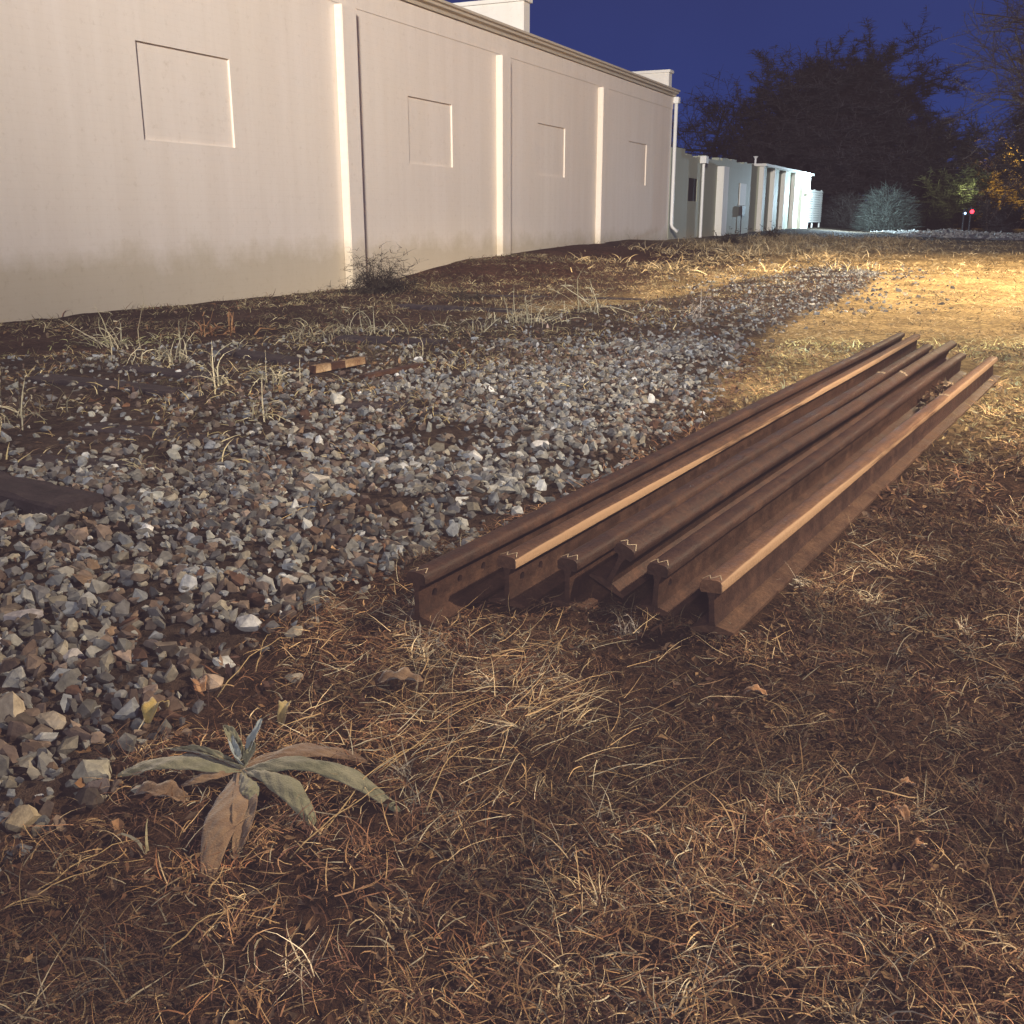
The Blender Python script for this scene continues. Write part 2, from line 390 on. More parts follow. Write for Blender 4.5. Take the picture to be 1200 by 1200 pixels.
# ------------------------------------------------------------------ rails
TH_ = R(30.5); DX, DY = math.sin(TH_), math.cos(TH_); PX, PY = math.cos(TH_), -math.sin(TH_)
def rail(head0, a0, head1, a1, tilt, zoff, label, holes=(), shiny=0, marks=()):
    p0 = Vector((head0*PX+a0*DX, head0*PY+a0*DY, 0)); p1 = Vector((head1*PX+a1*DX, head1*PY+a1*DY, 0))
    z0 = .012+zoff; z1 = float(terrain(p1.x, p1.y, False))+.0+zoff
    z0 = float(terrain(p0.x, p0.y, False))+.012+zoff
    L = (p1-p0).length; rz = math.atan2(p1.y-p0.y, p1.x-p0.x)
    root = empty('steel_rail', (p0.x, p0.y, z0)); root.rotation_euler = (tilt, -math.atan2(z1-z0, L), rz)
    tag(root, label, 'rail', 'loose steel rails lying side by side')
    root.rotation_mode = 'XYZ'
    hw, bw = .036, .07
    head = [(-hw+.004, .131), (hw-.004, .131), (hw, .136), (hw, .158), (hw-.006, .167), (.02, .1705), (0, .1715), (-.02, .1705), (-hw+.006, .167), (-hw, .158), (-hw, .136)]
    web = [(-.013, .018), (.013, .018), (.009, .04), (.0085, .11), (.016, .134), (-.016, .134), (-.0085, .11), (-.009, .04)]
    foot = [(-bw, 0), (bw, 0), (bw, .010), (.02, .024), (-.02, .024), (-bw, .010)]
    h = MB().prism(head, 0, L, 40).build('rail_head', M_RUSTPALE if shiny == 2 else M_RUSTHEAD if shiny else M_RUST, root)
    w = MB().prism(web, .002, L-.002, 1).build('rail_web', M_RUST, root)
    f = MB().prism(foot, 0, L, 40).build('rail_foot', M_RUSTMID if shiny == 2 else M_RUST, root)
    for o in (h, f):                                           # rolled steel is never dead straight
        for v in o.data.vertices:
            v.co.y += .004*math.sin(v.co.x*1.3+head0*9)*min(1, v.co.x)
    for o in (h, f, w): o.data.polygons.foreach_set('use_smooth', [True]*len(o.data.polygons)); o.data.set_sharp_from_angle(angle=R(38))
    if holes:
        cut = MB()
        for hx in holes: cut.tube([(hx, -.1, .078), (hx, .1, .078)], .0145, 18)
        co = cut.build('cutter', None, root)
        md = w.modifiers.new('b', 'BOOLEAN'); md.object = co; md.operation = 'DIFFERENCE'; md.solver = 'EXACT'
        bpy.context.view_layer.update()
        me = bpy.data.meshes.new_from_object(w.evaluated_get(bpy.context.evaluated_depsgraph_get()))
        w.modifiers.clear(); w.data = me
        bpy.data.objects.remove(co)
    for kind, mx in marks:
        b = MB()
        if kind == 'v':
            for (xa, ya, xb, yb) in ((.012, -.03, .05, -.012), (.05, -.012, .01, .004), (.01, .004, .045, .020), (.045, .02, .012, .031)):
                dx, dy = xb-xa, yb-ya; l = math.hypot(dx, dy); ox, oy = -dy/l*.0014, dx/l*.0014
                pts = [(xa+ox, ya+oy), (xb+ox, yb+oy), (xb-ox, yb-oy), (xa-ox, ya-oy)]
                zz = [.1725-.003*(abs(p[1])/.03)**2 for p in pts]
                vs = [b.bm.verts.new((mx+p[0], p[1], z+.0008)) for p, z in zip(pts, zz)]; b.bm.faces.new(vs)
        else:
            for yy, x2 in ((-.03, 0), (-.012, .02), (.006, .01), (.02, .03)):
                vs = [b.bm.verts.new((mx+x2+q[0], yy+q[1], .1728-.003*(abs(yy+q[1])/.03)**2)) for q in ((0, 0), (.05, 0), (.05, .014), (0, .014))]; b.bm.faces.new(vs)
        b.build('chalk_mark', M_CHALK, root)
    return root
rail(-1.80, 2.46, -1.86, 10.72, 0, 0, 'leftmost rusty rail nearest the gravel with bolt holes in its web', (.09, .24, .39), 0, [('v', 0)])
rail(-1.635, 2.74, -1.70, 10.62, 0, 0, 'second rail from the gravel with a painted glint along its worn head', (.09, .22), 1, [('v', 0)])
rail(-1.452, 2.82, -1.46, 9.80, 0, 0, 'dark rail third from the gravel tucked under the tilted rail', (), 0, [('v', 0), ('d', 4.9)])
rail(-1.372, 2.95, -1.335, 9.88, R(25), .046, 'tilted rail fourth from the gravel with its foot raised off the ground', (), 0, [('v', 0), ('d', 4.6)])
rail(-1.185, 2.92, -1.13, 9.30, R(3), 0, 'dull brown rail fifth from the gravel beside a wide dark gap', (.1,), 0, [('v', 0)])
rail(-.955, 2.83, -.85, 9.08, R(-4), .012, 'outermost right rail standing apart with the palest head and a painted edge glint', (), 2, [('v', 0), ('d', 4.0)])

# rusty bar and flat scrap near the old ties
def bar(p, q, w, h, label, m, cat='scrap metal', name='rusty_bar', bands=()):
    A, B = hit(*p), hit(*q); L = math.hypot(B[0]-A[0], B[1]-A[1]); o = empty(name, (A[0], A[1], A[2]+.005), math.atan2(B[1]-A[1], B[0]-A[0]))
    prof = [(-w/2, 0), (w/2, 0), (w/2, h), (w*.3, h*1.05), (-w*.3, h*1.05), (-w/2, h)]
    MB().prism(prof, 0, L, 6).build('bar_body', m, o)
    for a, b in bands:
        MB().prism([(y*1.02-.0005, z*1.02) for y, z in prof], a*L, b*L).build('pale_patch', M_CHALK2, o)
    tag(o, label, cat); return o
M_CHALK2 = rust_material('flaking_pale_paint', (.14, .08, .045), (.27, .19, .11), (.40, .33, .23), .85)
bar((366, 438), (426, 428), .06, .055, 'short rust red bar with two flaking pale patches on the old trackbed', M_RUST, bands=((.02, .3), (.58, .98)))
bar((425, 445), (492, 431), .07, .03, 'low dark red steel strip half buried right of the pale patched bar', M_RUST, name='steel_strip')

# ------------------------------------------------------------------ old sleepers half sunk in the bed
def tie(pa, pb, w, hgt, label):
    A, B = hit(*pa), hit(*pb); L = math.hypot(B[0]-A[0], B[1]-A[1])
    mb = MB(); ns = 14; prof0 = [(-w/2, -.06), (w/2, -.06), (w/2, hgt-.03), (w/2-.02, hgt-.02), (-w/2+.02, hgt-.02), (-w/2, hgt-.03)]
    rg = random.Random(int(pa[0]+pa[1])); rings = []
    for k in range(ns+1):
        rings.append([mb.bm.verts.new((L*k/ns, y+rg.uniform(-.008, .008), z+rg.uniform(-.006, .006))) for y, z in prof0])
    for k in range(ns):
        for i in range(6): mb.bm.faces.new([rings[k][i], rings[k][(i+1) % 6], rings[k+1][(i+1) % 6], rings[k+1][i]])
    mb.bm.faces.new(rings[0][::-1]); mb.bm.faces.new(rings[-1])
    o = mb.build('railway_sleeper', M_TIE); o.location = (A[0], A[1], (A[2]+B[2])/2); o.rotation_euler = (0, 0, math.atan2(B[1]-A[1], B[0]-A[0]))
    tag(o, label, 'railway sleeper', 'half buried wooden sleepers of the old track')
tie((-60, 560), (95, 600), .24, .07, 'nearest weathered sleeper poking from the gravel at the left edge')
tie((30, 538), (195, 553), .24, .03, 'dark sunken sleeper second from the left edge of the gravel')
tie((110, 500), (292, 522), .22, .03, 'long dark sleeper lying in front of the dry stalk')
tie((45, 444), (205, 462), .22, .05, 'dark sleeper behind the pale tuft at far left')
tie((150, 432), (262, 446), .22, .05, 'short sleeper end left of the dry stalk base')
tie((255, 412), (345, 424), .22, .05, 'dark sleeper just behind and left of the pale patched bar')
tie((400, 398), (520, 404), .22, .06, 'dark sleeper behind the rusty bar')
tie((395, 474), (480, 478), .22, .04, 'small exposed sleeper in front of the rusty bar')
tie((560, 346), (760, 350), .24, .025, 'farthest dark sleeper in front of the earth mound')
tie((470, 360), (610, 366), .24, .06, 'dark sleeper at the foot of the earth mound')

# ------------------------------------------------------------------ blades
def blades(P, head, L, lift, W, C, seg=5, curl=1.2, wav=.02, base_tilt=None):
    """ribbons: P roots, head heading, L length, lift = initial elevation angle (bends over), W width, C colours"""
    n = len(P); t = np.linspace(0, 1, seg+1)
    cr = rng.normal(size=n)*curl; dr = rng.uniform(.3, 1.6, n)
    x = np.zeros((n, seg+1, 3)); pos = np.array(P, float); x[:, 0] = pos
    hd = head.copy(); el = lift.copy()
    for k in range(seg):
        st = L/seg
        hd = hd+cr/seg; el = el-dr*np.maximum(.15, lift)*1.3/seg+rng.normal(size=n)*wav*6
        pos = pos+np.stack([np.cos(hd)*np.cos(el), np.sin(hd)*np.cos(el), np.sin(el)], 1)*st[:, None]
        x[:, k+1] = pos
    gz = P[:, 2][:, None]-.004                                    # stop blades diving under the soil
    x[:, :, 2] = np.maximum(x[:, :, 2], gz)
    side = np.stack([-np.sin(head), np.cos(head), rng.normal(size=n)*.6], 1); side /= np.linalg.norm(side, axis=1)[:, None]
    wt = (1-t**2*.85)[None, :, None]*W[:, None, None]*.5
    V = np.stack([x-side[:, None]*wt, x+side[:, None]*wt], 2).reshape(-1, 3)
    b = (np.arange(n)*(seg+1)*2)[:, None]+(np.arange(seg)*2)[None]
    Fc = np.stack([b, b+1, b+3, b+2], -1).reshape(-1, 4)
    if len(P) > 400 and abs(P[:, 2]).max() < 2.5:                # patches of darker and lighter blades
        C = C*(.45+1.1*ss(.32, .68, fbm(P[:, 0]*2.7+11, P[:, 1]*2.7, 4)))[:, None]
    Cc = np.repeat(C, (seg+1)*2, 0)
    return V, Fc, Cc
def merge(L):
    V = []; Fc = []; C = []; off = 0
    for v, f, c in L: V.append(v); Fc.append(f+off); C.append(c); off += len(v)
    return np.concatenate(V), np.concatenate(Fc), np.concatenate(C)
STRAW = np.array([(.36, .25, .13), (.28, .19, .10), (.20, .12, .07), (.42, .33, .20), (.15, .085, .05), (.33, .30, .22), (.25, .15, .07)])
BROWN = np.array([(.13, .065, .038), (.09, .045, .03), (.17, .09, .05), (.20, .12, .06), (.07, .04, .03), (.15, .07, .035)])
def cols(pal, n, p=None): return pal[rng.choice(len(pal), n, p=p)]*(.7+.6*rng.random((n, 1)))
def scatter(n, xr, yr, dens):
    # spread more densely near the viewer's side of the lot, where the thatch is deepest
    y = yr[0]+(yr[1]-yr[0])*rng.random(n); x = rng.uniform(*xr, n); k = dens(x, y) > rng.random(n); return x[k], y[k]
def rail_zone(x, y):
    p = x*PX+y*PY; a = x*DX+y*DY
    return (p > -1.90) & (p < -.84) & (a > 2.58+.34*ss(-1.86, -1.4, p)) & (a < 10.7-.9*ss(-1.6, -.9, p))
RAILP = np.array([(-1.8, 2.46, -1.86, 10.72), (-1.635, 2.74, -1.70, 10.62), (-1.47, 2.82, -1.46, 9.80), (-1.385, 2.95, -1.33, 9.88), (-1.155, 2.92, -1.13, 9.3), (-.955, 2.83, -.85, 9.08)])
def off_rail(x, y):
    return 1.0-rail_zone(x, y)*1.0
def grassd(x, y):
    gs = poly_sd(x, y, GRAVEL); clump = ss(.30, .62, fbm(x*2.3+9, y*2.3+4))
    return ss(.12, -.12, gs+.3*(fbm(x*4, y*4)-.5))*(.3+.7*clump)*off_rail(x, y)
def dry(x, y): return 1.5*ss(5.2, 9.5, y+.45*x)*ss(3.4, 5.0, y)*ss(11.5, 10.0, y)*ss(-.05, -.3, poly_sd(x, y, GRAVEL))  # street lamp's golden glow painted into grass and litter colours
def grow(n, xr, yr, dens, Lr, liftr, W, pal, z=0, seg=5, curl=1.2, hb=None, colf=1., p=None):
    x, y = scatter(n, xr, yr, dens); m = len(x)
    P = np.stack([x, y, terrain(x, y)+z*rng.random(m)], 1)
    head = rng.uniform(0, 2*np.pi, m) if hb is None else hb+rng.normal(size=m)*.5+(rng.random(m) < .3)*np.pi
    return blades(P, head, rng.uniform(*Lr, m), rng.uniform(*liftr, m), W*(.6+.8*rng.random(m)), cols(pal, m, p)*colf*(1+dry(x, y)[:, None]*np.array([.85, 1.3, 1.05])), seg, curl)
PALEG = np.array([(.42, .37, .27), (.34, .31, .25), (.48, .40, .26)])
def tufts(n, xr, yr, dens, k, Lr, W, pal, rad):
    x, y = scatter(n, xr, yr, dens); m = len(x); cs = cols(pal, m); sc = .6+.9*rng.random(m)
    ix = np.repeat(np.arange(m), k); q = m*k; X = x[ix]+rng.normal(size=q)*rad*sc[ix]*.5; Y = y[ix]+rng.normal(size=q)*rad*sc[ix]*.5
    base = rng.uniform(0, 6.283, m)[ix]+rng.normal(size=q)*1.1
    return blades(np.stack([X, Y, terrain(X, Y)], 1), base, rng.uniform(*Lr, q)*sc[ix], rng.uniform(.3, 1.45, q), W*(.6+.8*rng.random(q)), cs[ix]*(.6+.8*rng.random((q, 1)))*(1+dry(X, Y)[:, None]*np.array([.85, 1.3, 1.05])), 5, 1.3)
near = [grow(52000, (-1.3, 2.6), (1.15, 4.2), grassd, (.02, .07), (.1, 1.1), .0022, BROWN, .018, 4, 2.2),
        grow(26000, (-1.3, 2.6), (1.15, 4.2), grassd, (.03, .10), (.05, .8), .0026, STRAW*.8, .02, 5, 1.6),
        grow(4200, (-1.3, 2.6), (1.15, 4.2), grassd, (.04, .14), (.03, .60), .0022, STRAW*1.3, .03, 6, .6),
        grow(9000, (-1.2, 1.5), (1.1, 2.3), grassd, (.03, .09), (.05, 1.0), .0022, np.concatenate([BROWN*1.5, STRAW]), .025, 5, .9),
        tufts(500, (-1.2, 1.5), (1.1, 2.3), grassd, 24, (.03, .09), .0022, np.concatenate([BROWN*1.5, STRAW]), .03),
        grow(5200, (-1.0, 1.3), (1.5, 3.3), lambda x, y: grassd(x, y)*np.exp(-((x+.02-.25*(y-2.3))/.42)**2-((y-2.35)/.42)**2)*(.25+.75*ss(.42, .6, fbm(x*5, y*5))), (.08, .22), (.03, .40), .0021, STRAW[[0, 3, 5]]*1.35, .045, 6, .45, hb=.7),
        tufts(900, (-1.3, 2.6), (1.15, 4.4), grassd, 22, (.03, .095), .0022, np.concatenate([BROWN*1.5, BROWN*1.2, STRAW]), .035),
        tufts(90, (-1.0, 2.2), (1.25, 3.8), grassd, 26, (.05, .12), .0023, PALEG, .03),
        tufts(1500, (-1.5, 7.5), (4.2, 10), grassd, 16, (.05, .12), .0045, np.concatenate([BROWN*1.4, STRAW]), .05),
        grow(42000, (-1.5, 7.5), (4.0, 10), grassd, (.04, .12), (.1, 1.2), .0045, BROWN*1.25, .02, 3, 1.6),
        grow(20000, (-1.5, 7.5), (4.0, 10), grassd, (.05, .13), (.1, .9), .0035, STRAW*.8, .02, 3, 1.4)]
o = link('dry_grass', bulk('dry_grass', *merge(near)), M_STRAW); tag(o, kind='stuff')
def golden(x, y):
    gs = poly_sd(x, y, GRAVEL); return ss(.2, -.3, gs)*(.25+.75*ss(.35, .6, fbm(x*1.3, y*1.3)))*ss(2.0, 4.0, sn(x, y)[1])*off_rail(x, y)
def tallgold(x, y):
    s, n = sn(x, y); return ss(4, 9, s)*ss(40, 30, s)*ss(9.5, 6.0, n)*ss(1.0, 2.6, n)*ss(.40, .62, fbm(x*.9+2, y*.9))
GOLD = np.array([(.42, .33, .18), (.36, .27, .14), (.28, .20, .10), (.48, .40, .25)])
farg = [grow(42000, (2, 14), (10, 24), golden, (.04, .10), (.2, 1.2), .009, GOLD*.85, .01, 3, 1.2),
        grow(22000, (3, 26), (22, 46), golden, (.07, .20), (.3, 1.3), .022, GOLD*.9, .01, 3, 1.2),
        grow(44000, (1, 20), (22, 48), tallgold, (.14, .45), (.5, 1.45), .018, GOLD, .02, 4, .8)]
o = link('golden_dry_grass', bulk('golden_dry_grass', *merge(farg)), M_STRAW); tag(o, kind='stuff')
def walld(x, y):
    s, n = sn(x, y); return ss(9, 7.4, n)*ss(.02, .3, n)*ss(18, 8, s)*(.15+.85*ss(.42, .62, fbm(x*1.6, y*1.6)))
def basew(x, y):
    s, n = sn(x, y); return ss(.9, .1, n)*ss(35, 25, s)*(.3+.7*ss(.4, .6, fbm(x*2, y*2)))
WEEDC = np.array([(.20, .17, .09), (.26, .22, .12), (.15, .11, .06), (.11, .07, .045), (.32, .28, .17)])
wg = [grow(72000, (-9, 6), (5, 26), walld, (.05, .16), (.3, 1.4), .007, WEEDC, .01, 4, 1.6),
      grow(9000, (-9, 12), (10, 46), basew, (.08, .26), (.8, 1.5), .009, BROWN*.9, .01, 4, 1.2)]
o = link('weedy_ground_cover', bulk('weedy_ground_cover', *merge(wg)), M_WEED); tag(o, kind='stuff')

# leaf litter: crumpled little leaves
def litter(n, xr, yr, dens, smin, smax, pal, z=.02):
    x, y = scatter(n, xr, yr, dens); m = len(x); S = rng.uniform(smin, smax, m)
    T = np.array([(-1, 0, 0), (-.3, .42, .22), (-.25, -.4, .28), (.45, .36, .1), (.5, -.3, .18), (1, 0, .3), (0, 0, -.05)])
    Ft = np.array([(0, 1, 6), (0, 6, 2), (1, 3, 6), (2, 6, 4), (3, 5, 6), (6, 5, 4)])
    RM = rotmats(m, .55); T = T[None]*(1+.35*rng.normal(size=(m, 7, 1)))
    V = np.einsum('nij,nvj->nvi', RM, T)*S[:, None, None]+np.stack([x, y, terrain(x, y)+z*rng.random(m)+.004], 1)[:, None]
    Fc = Ft[None]+(np.arange(m)*7)[:, None, None]
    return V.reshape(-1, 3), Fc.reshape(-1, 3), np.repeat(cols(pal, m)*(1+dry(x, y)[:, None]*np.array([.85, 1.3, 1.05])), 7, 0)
LIT = np.array([(.13, .07, .042), (.17, .10, .055), (.09, .05, .033), (.24, .155, .085), (.07, .042, .034), (.15, .105, .075)])
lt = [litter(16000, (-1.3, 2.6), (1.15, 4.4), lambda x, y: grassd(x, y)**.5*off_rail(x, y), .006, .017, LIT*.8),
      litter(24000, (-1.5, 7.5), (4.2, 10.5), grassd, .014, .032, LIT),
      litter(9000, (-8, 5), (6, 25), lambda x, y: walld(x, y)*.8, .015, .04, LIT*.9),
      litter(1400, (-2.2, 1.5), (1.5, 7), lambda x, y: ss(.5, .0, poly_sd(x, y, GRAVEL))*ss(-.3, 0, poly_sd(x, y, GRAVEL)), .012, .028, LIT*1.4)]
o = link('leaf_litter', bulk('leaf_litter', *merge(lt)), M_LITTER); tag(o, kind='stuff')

# ------------------------------------------------------------------ individual weeds
def weed(px, py, hgt, n, wd, pal, label, spread=.5, name='dry_weed', cat='weed', grp='dry weeds on the trackbed', lean=None, radius=.08, tw=2.):
    p = hit(px, py); o = empty(name, p) if False else None
    P = np.stack([rng.normal(size=n)*radius*.5, rng.normal(size=n)*radius*.5, np.full(n, -.01)], 1)
    head = rng.uniform(0, 2*np.pi, n) if lean is None else lean+rng.normal(size=n)*.5
    V, Fc, C = blades(P, head, hgt*(.45+.7*rng.random(n)), np.clip(rng.normal(1.25, spread, n), .2, 1.57), np.full(n, wd), cols(pal, n), 6, .9, .04)
    if tw:                                                     # side shoots
        k = rng.choice(len(V)//2, int(n*tw)); Q = V[k*2]
        v2, f2, c2 = blades(Q, rng.uniform(0, 2*np.pi, len(k)), hgt*.22*(.4+rng.random(len(k))), rng.uniform(.0, 1.3, len(k)), np.full(len(k), wd*.9), cols(pal, len(k)), 3, 1.6, .04)
        V, Fc, C = merge([(V, Fc, C), (v2, f2, c2)])
    o = link(name, bulk(name, V, Fc, C), M_WEED); o.location = p
    tag(o, label, cat, grp); return o
PALE = np.array([(.36, .34, .24), (.30, .28, .18), (.44, .40, .28)])
GREY = np.array([(.34, .31, .27), (.25, .22, .19), (.42, .38, .33)])
DUN = np.array([(.24, .17, .09), (.17, .11, .06), (.3, .22, .12)])
weed(140, 408, .55, 26, .012, PALE, 'pale dry weed clump closest to the wall at the left', .5, lean=2.6, radius=.2)
weed(185, 425, .40, 46, .011, PALE, 'wide pale weed patch between the wall and the sleepers', .6, radius=.5)
weed(22, 492, .30, 34, .009, PALE*.8, 'low yellowish weed tuft at the left edge of the photo', .6, radius=.25)
weed(320, 448, .32, 28, .009, PALE, 'small pale weed left of the pale patched bar', .5, radius=.12)
weed(258, 452, .45, 12, .010, PALE, 'tall pale dead stem leaning left over the sleepers', .3, lean=2.5, radius=.08, tw=3)
weed(300, 492, .40, 10, .009, PALE, 'bent pale stalk lying down to the right of the leaning stem', .3, lean=-.6, radius=.06, tw=3)
weed(430, 392, .45, 42, .011, PALE*.8, 'greenish weed clump in front of the dark shrub', .6, radius=.4)
weed(486, 418, .30, 20, .010, PALE*.7, 'small greenish tuft between dark shrub and gravel', .6, radius=.15)
weed(250, 392, .4, 26, .02, np.array([(.30, .17, .08), (.2, .1, .05)]), 'orange brown broad leaved dead weed below the first window', .6, radius=.25)
weed(622, 378, .50, 60, .012, PALE, 'bushy pale weed clump at the top of the ballast', .5, radius=.45)
weed(690, 366, .85, 26, .013, PALE, 'tall pale weed standing before the earth mound', .25, radius=.2)
weed(815, 372, .38, 22, .010, GREY, 'thin spiky grey weed at the upper gravel edge', .4, radius=.12)
weed(550, 388, .35, 26, .011, PALE*.7, 'low weed left of the bushy pale clump', .6, radius=.3)
weed(368, 398, .4, 30, .011, PALE*.75, 'greyish weed tangle left of the dark shrub', .6, radius=.35)
weed(168, 556, .16, 18, .008, PALE*.7, 'short yellow green tuft beside the sunken sleeper', .6, radius=.1)
# foreground clumps
weed(660, 1005, .085, 22, .0035, GREY, 'forked pale grey tuft low in the centre foreground', .45, 'grass_tuft', 'grass tuft', 'pale grass tufts in the foreground', radius=.04, tw=1)
weed(968, 985, .10, 60, .0028, GREY*.85, 'grey fuzzy tuft in the right foreground', .45, 'grass_tuft', 'grass tuft', 'pale grass tufts in the foreground', radius=.07, tw=1.5)
weed(735, 742, .09, 40, .003, GREY*.9, 'small grey seedhead tuft at the ends of the middle rails', .5, 'grass_tuft', 'grass tuft', 'pale grass tufts in the foreground', radius=.03, tw=2)
weed(600, 745, .12, 26, .0028, STRAW[[0, 3, 5]], 'straw tuft in front of the second rail end', .5, 'grass_tuft', 'grass tuft', 'pale grass tufts in the foreground', radius=.08)
weed(670, 760, .12, 44, .0028, STRAW[[0, 3, 5]], 'bushy straw tuft in front of the tilted rail', .6, 'grass_tuft', 'grass tuft', 'pale grass tufts in the foreground', radius=.10)
weed(500, 745, .10, 20, .0028, STRAW[[0, 3, 5]], 'straw tuft in front of the leftmost rail end', .5, 'grass_tuft', 'grass tuft', 'pale grass tufts in the foreground', radius=.05)
weed(496, 835, .16, 26, .003, STRAW[[0, 3]]*1.1, 'yellow straw tuft spreading right of the fuzzy plant', .6, 'grass_tuft', 'grass tuft', 'pale grass tufts in the foreground', radius=.05, tw=1)
weed(175, 1000, .15, 3, .007, PALE*1.1, 'single pale blade curling up beside the fuzzy leaved plant', .2, 'dry_weed', 'weed', None, lean=2.2, radius=.01, tw=0)
# dark shrub against the wall
def shrub(loc, hgt, rad, n, wd, pal, label, name='shrub', tw=6, grp=None, cat='shrub', sp=.45):
    root = empty(name, loc); tag(root, label, cat, grp)
    P = np.stack([rng.normal(size=n)*rad*.3, rng.normal(size=n)*rad*.3, np.full(n, -.02)], 1)
    head = rng.uniform(0, 2*np.pi, n)
    V, Fc, C = blades(P, head, hgt*(.6+.5*rng.random(n)), np.clip(rng.normal(1.15, sp, n), .3, 1.57), np.full(n, wd), cols(pal, n), 6, .7, .03)
    link('stem', bulk('stem', V, Fc, C), M_WEED, root)
    k = rng.choice(len(V)//2, int(n*tw)); Q = V[k*2]
    v2, f2, c2 = blades(Q, rng.uniform(0, 2*np.pi, len(k)), hgt*.25*(.4+rng.random(len(k))), rng.uniform(.0, 1.5, len(k)), np.full(len(k), wd*.8), cols(pal, len(k)), 3, 1.6, .04)
    link('foliage', bulk('foliage', v2, f2, c2), M_WEED, root); return root
DK = np.array([(.035, .032, .022), (.05, .04, .028), (.025, .022, .018)])
px_ = hit(448, 343); shrub(px_, .85, .42, 130, .012, DK, 'dark bushy shrub against the cream wall at the foot of the first pilaster', tw=26)
p_ = hit(545, 352); shrub(p_, .30, .5, 50, .012, DK, 'low black shrub on the left slope of the earth mound', tw=18, name='low_shrub')
p_ = hit(905, 278); shrub(p_, .7, .7, 40, .03, DK, 'dark weed clump before the low grey green building', tw=12, name='dark_bush')
p_ = hit(855, 284); shrub(p_, .6, .7, 40, .03, DK, 'dark brown weed clump below the pale pilaster of the low building', tw=12, name='dark_bush')

# ------------------------------------------------------------------ fuzzy rosette plant
def leaf_mat(name, a, b_, c_):
    m, nt, b = mat(name, rough=.9, spec=.1)
    t = nt.nodes.new('ShaderNodeTexCoord'); n1 = noise(nt, 18, 6, t.outputs['Object'], .7); n2 = noise(nt, 220, 3, t.outputs['Object'])
    c = ramp(nt, n1.outputs[0], [(.3, a), (.5, b_), (.72, c_)]).outputs[0]; nt.links.new(c, b.inputs['Base Color'])
    b.inputs['Sheen Weight'].default_value = .35; bump(nt, b, n2.outputs[0], .6, .004); return m
M_FUZZ = leaf_mat('fuzzy_sage_leaf', (.09, .10, .06), (.165, .17, .11), (.26, .255, .17))
M_FUZZB = leaf_mat('bluish_sage_leaf', (.16, .20, .21), (.26, .31, .33), (.36, .41, .43))
M_DEAD = leaf_mat('dead_brown_leaf', (.09, .055, .033), (.17, .11, .065), (.26, .18, .105))
M_FALL = leaf_mat('fallen_brown_leaf', (.18, .09, .04), (.32, .17, .08), (.42, .26, .14))
def leaf(name, pts, width, m, parent, fold=.35, cup=1, wavy=.06, seed=0, nu=22, nv=8, origin=(0, 0, 0)):
    pts = [Vector(p) for p in pts]; rg = random.Random(seed)
    def bez(t):
        n = len(pts)-1; r = Vector((0, 0, 0))
        for k, p in enumerate(pts): r += p*(math.comb(n, k)*t**k*(1-t)**(n-k))
        return r
    bm = bmesh.new(); grid = []; ph = rg.random()*6
    for i in range(nu+1):
        t = i/nu; c = bez(t); d = (bez(min(1, t+.02))-bez(max(0, t-.02))).normalized()
        side = d.cross(Vector((0, 0, 1)));
        if side.length < .2: side = d.cross(Vector((1, .3, 0)))
        side.normalize(); up = side.cross(d).normalized()
        w = width*1.15*(max(0, math.sin(math.pi*min(1, .10+.88*t**1.15)))**.6)*(1+.10*math.sin(t*11+ph)); row = []
        for j in range(nv+1):
            v = j/nv*2-1
            off = side*(v*w)*(1-.12*abs(v))+up*(abs(v)*fold*w*cup+wavy*w*math.sin(t*17+v*2+ph)*abs(v)-.03*w*(1-abs(v)))
            jit = .0012*math.sin(t*19+v*5+ph)+.0010*math.sin(t*37-v*9+ph*2)-.0022*math.exp(-(v/.10)**2)
            row.append(bm.verts.new(c+off+up*jit+side*(v*abs(v)*.05*w*math.sin(t*15+ph+v))))
        grid.append(row)
    for i in range(nu):
        for j in range(nv): bm.faces.new([grid[i][j], grid[i][j+1], grid[i+1][j+1], grid[i+1][j]])
    r = bmesh.ops.extrude_face_region(bm, geom=bm.faces[:]); vs = [e for e in r['geom'] if isinstance(e, bmesh.types.BMVert)]
    bmesh.ops.translate(bm, verts=vs, vec=(0, 0, -.0012)); bmesh.ops.recalc_face_normals(bm, faces=bm.faces)
    me = bpy.data.meshes.new(name); bm.to_mesh(me); bm.free()
    for p in me.polygons: p.use_smooth = True
    return link(name, me, m, parent)
pc = hit(285, 915); plant = empty('rosette_plant', pc); tag(plant, 'fuzzy leaved rosette plant sprawling at the gravel edge', 'plant')
def W(px, py, z):                                  # plant point at height z above the soil, relative to its base
    h = hit(px, py, z); return Vector((h[0]-pc[0], h[1]-pc[1], h[2]+z-pc[2]))
ctr = (0, 0, .03)
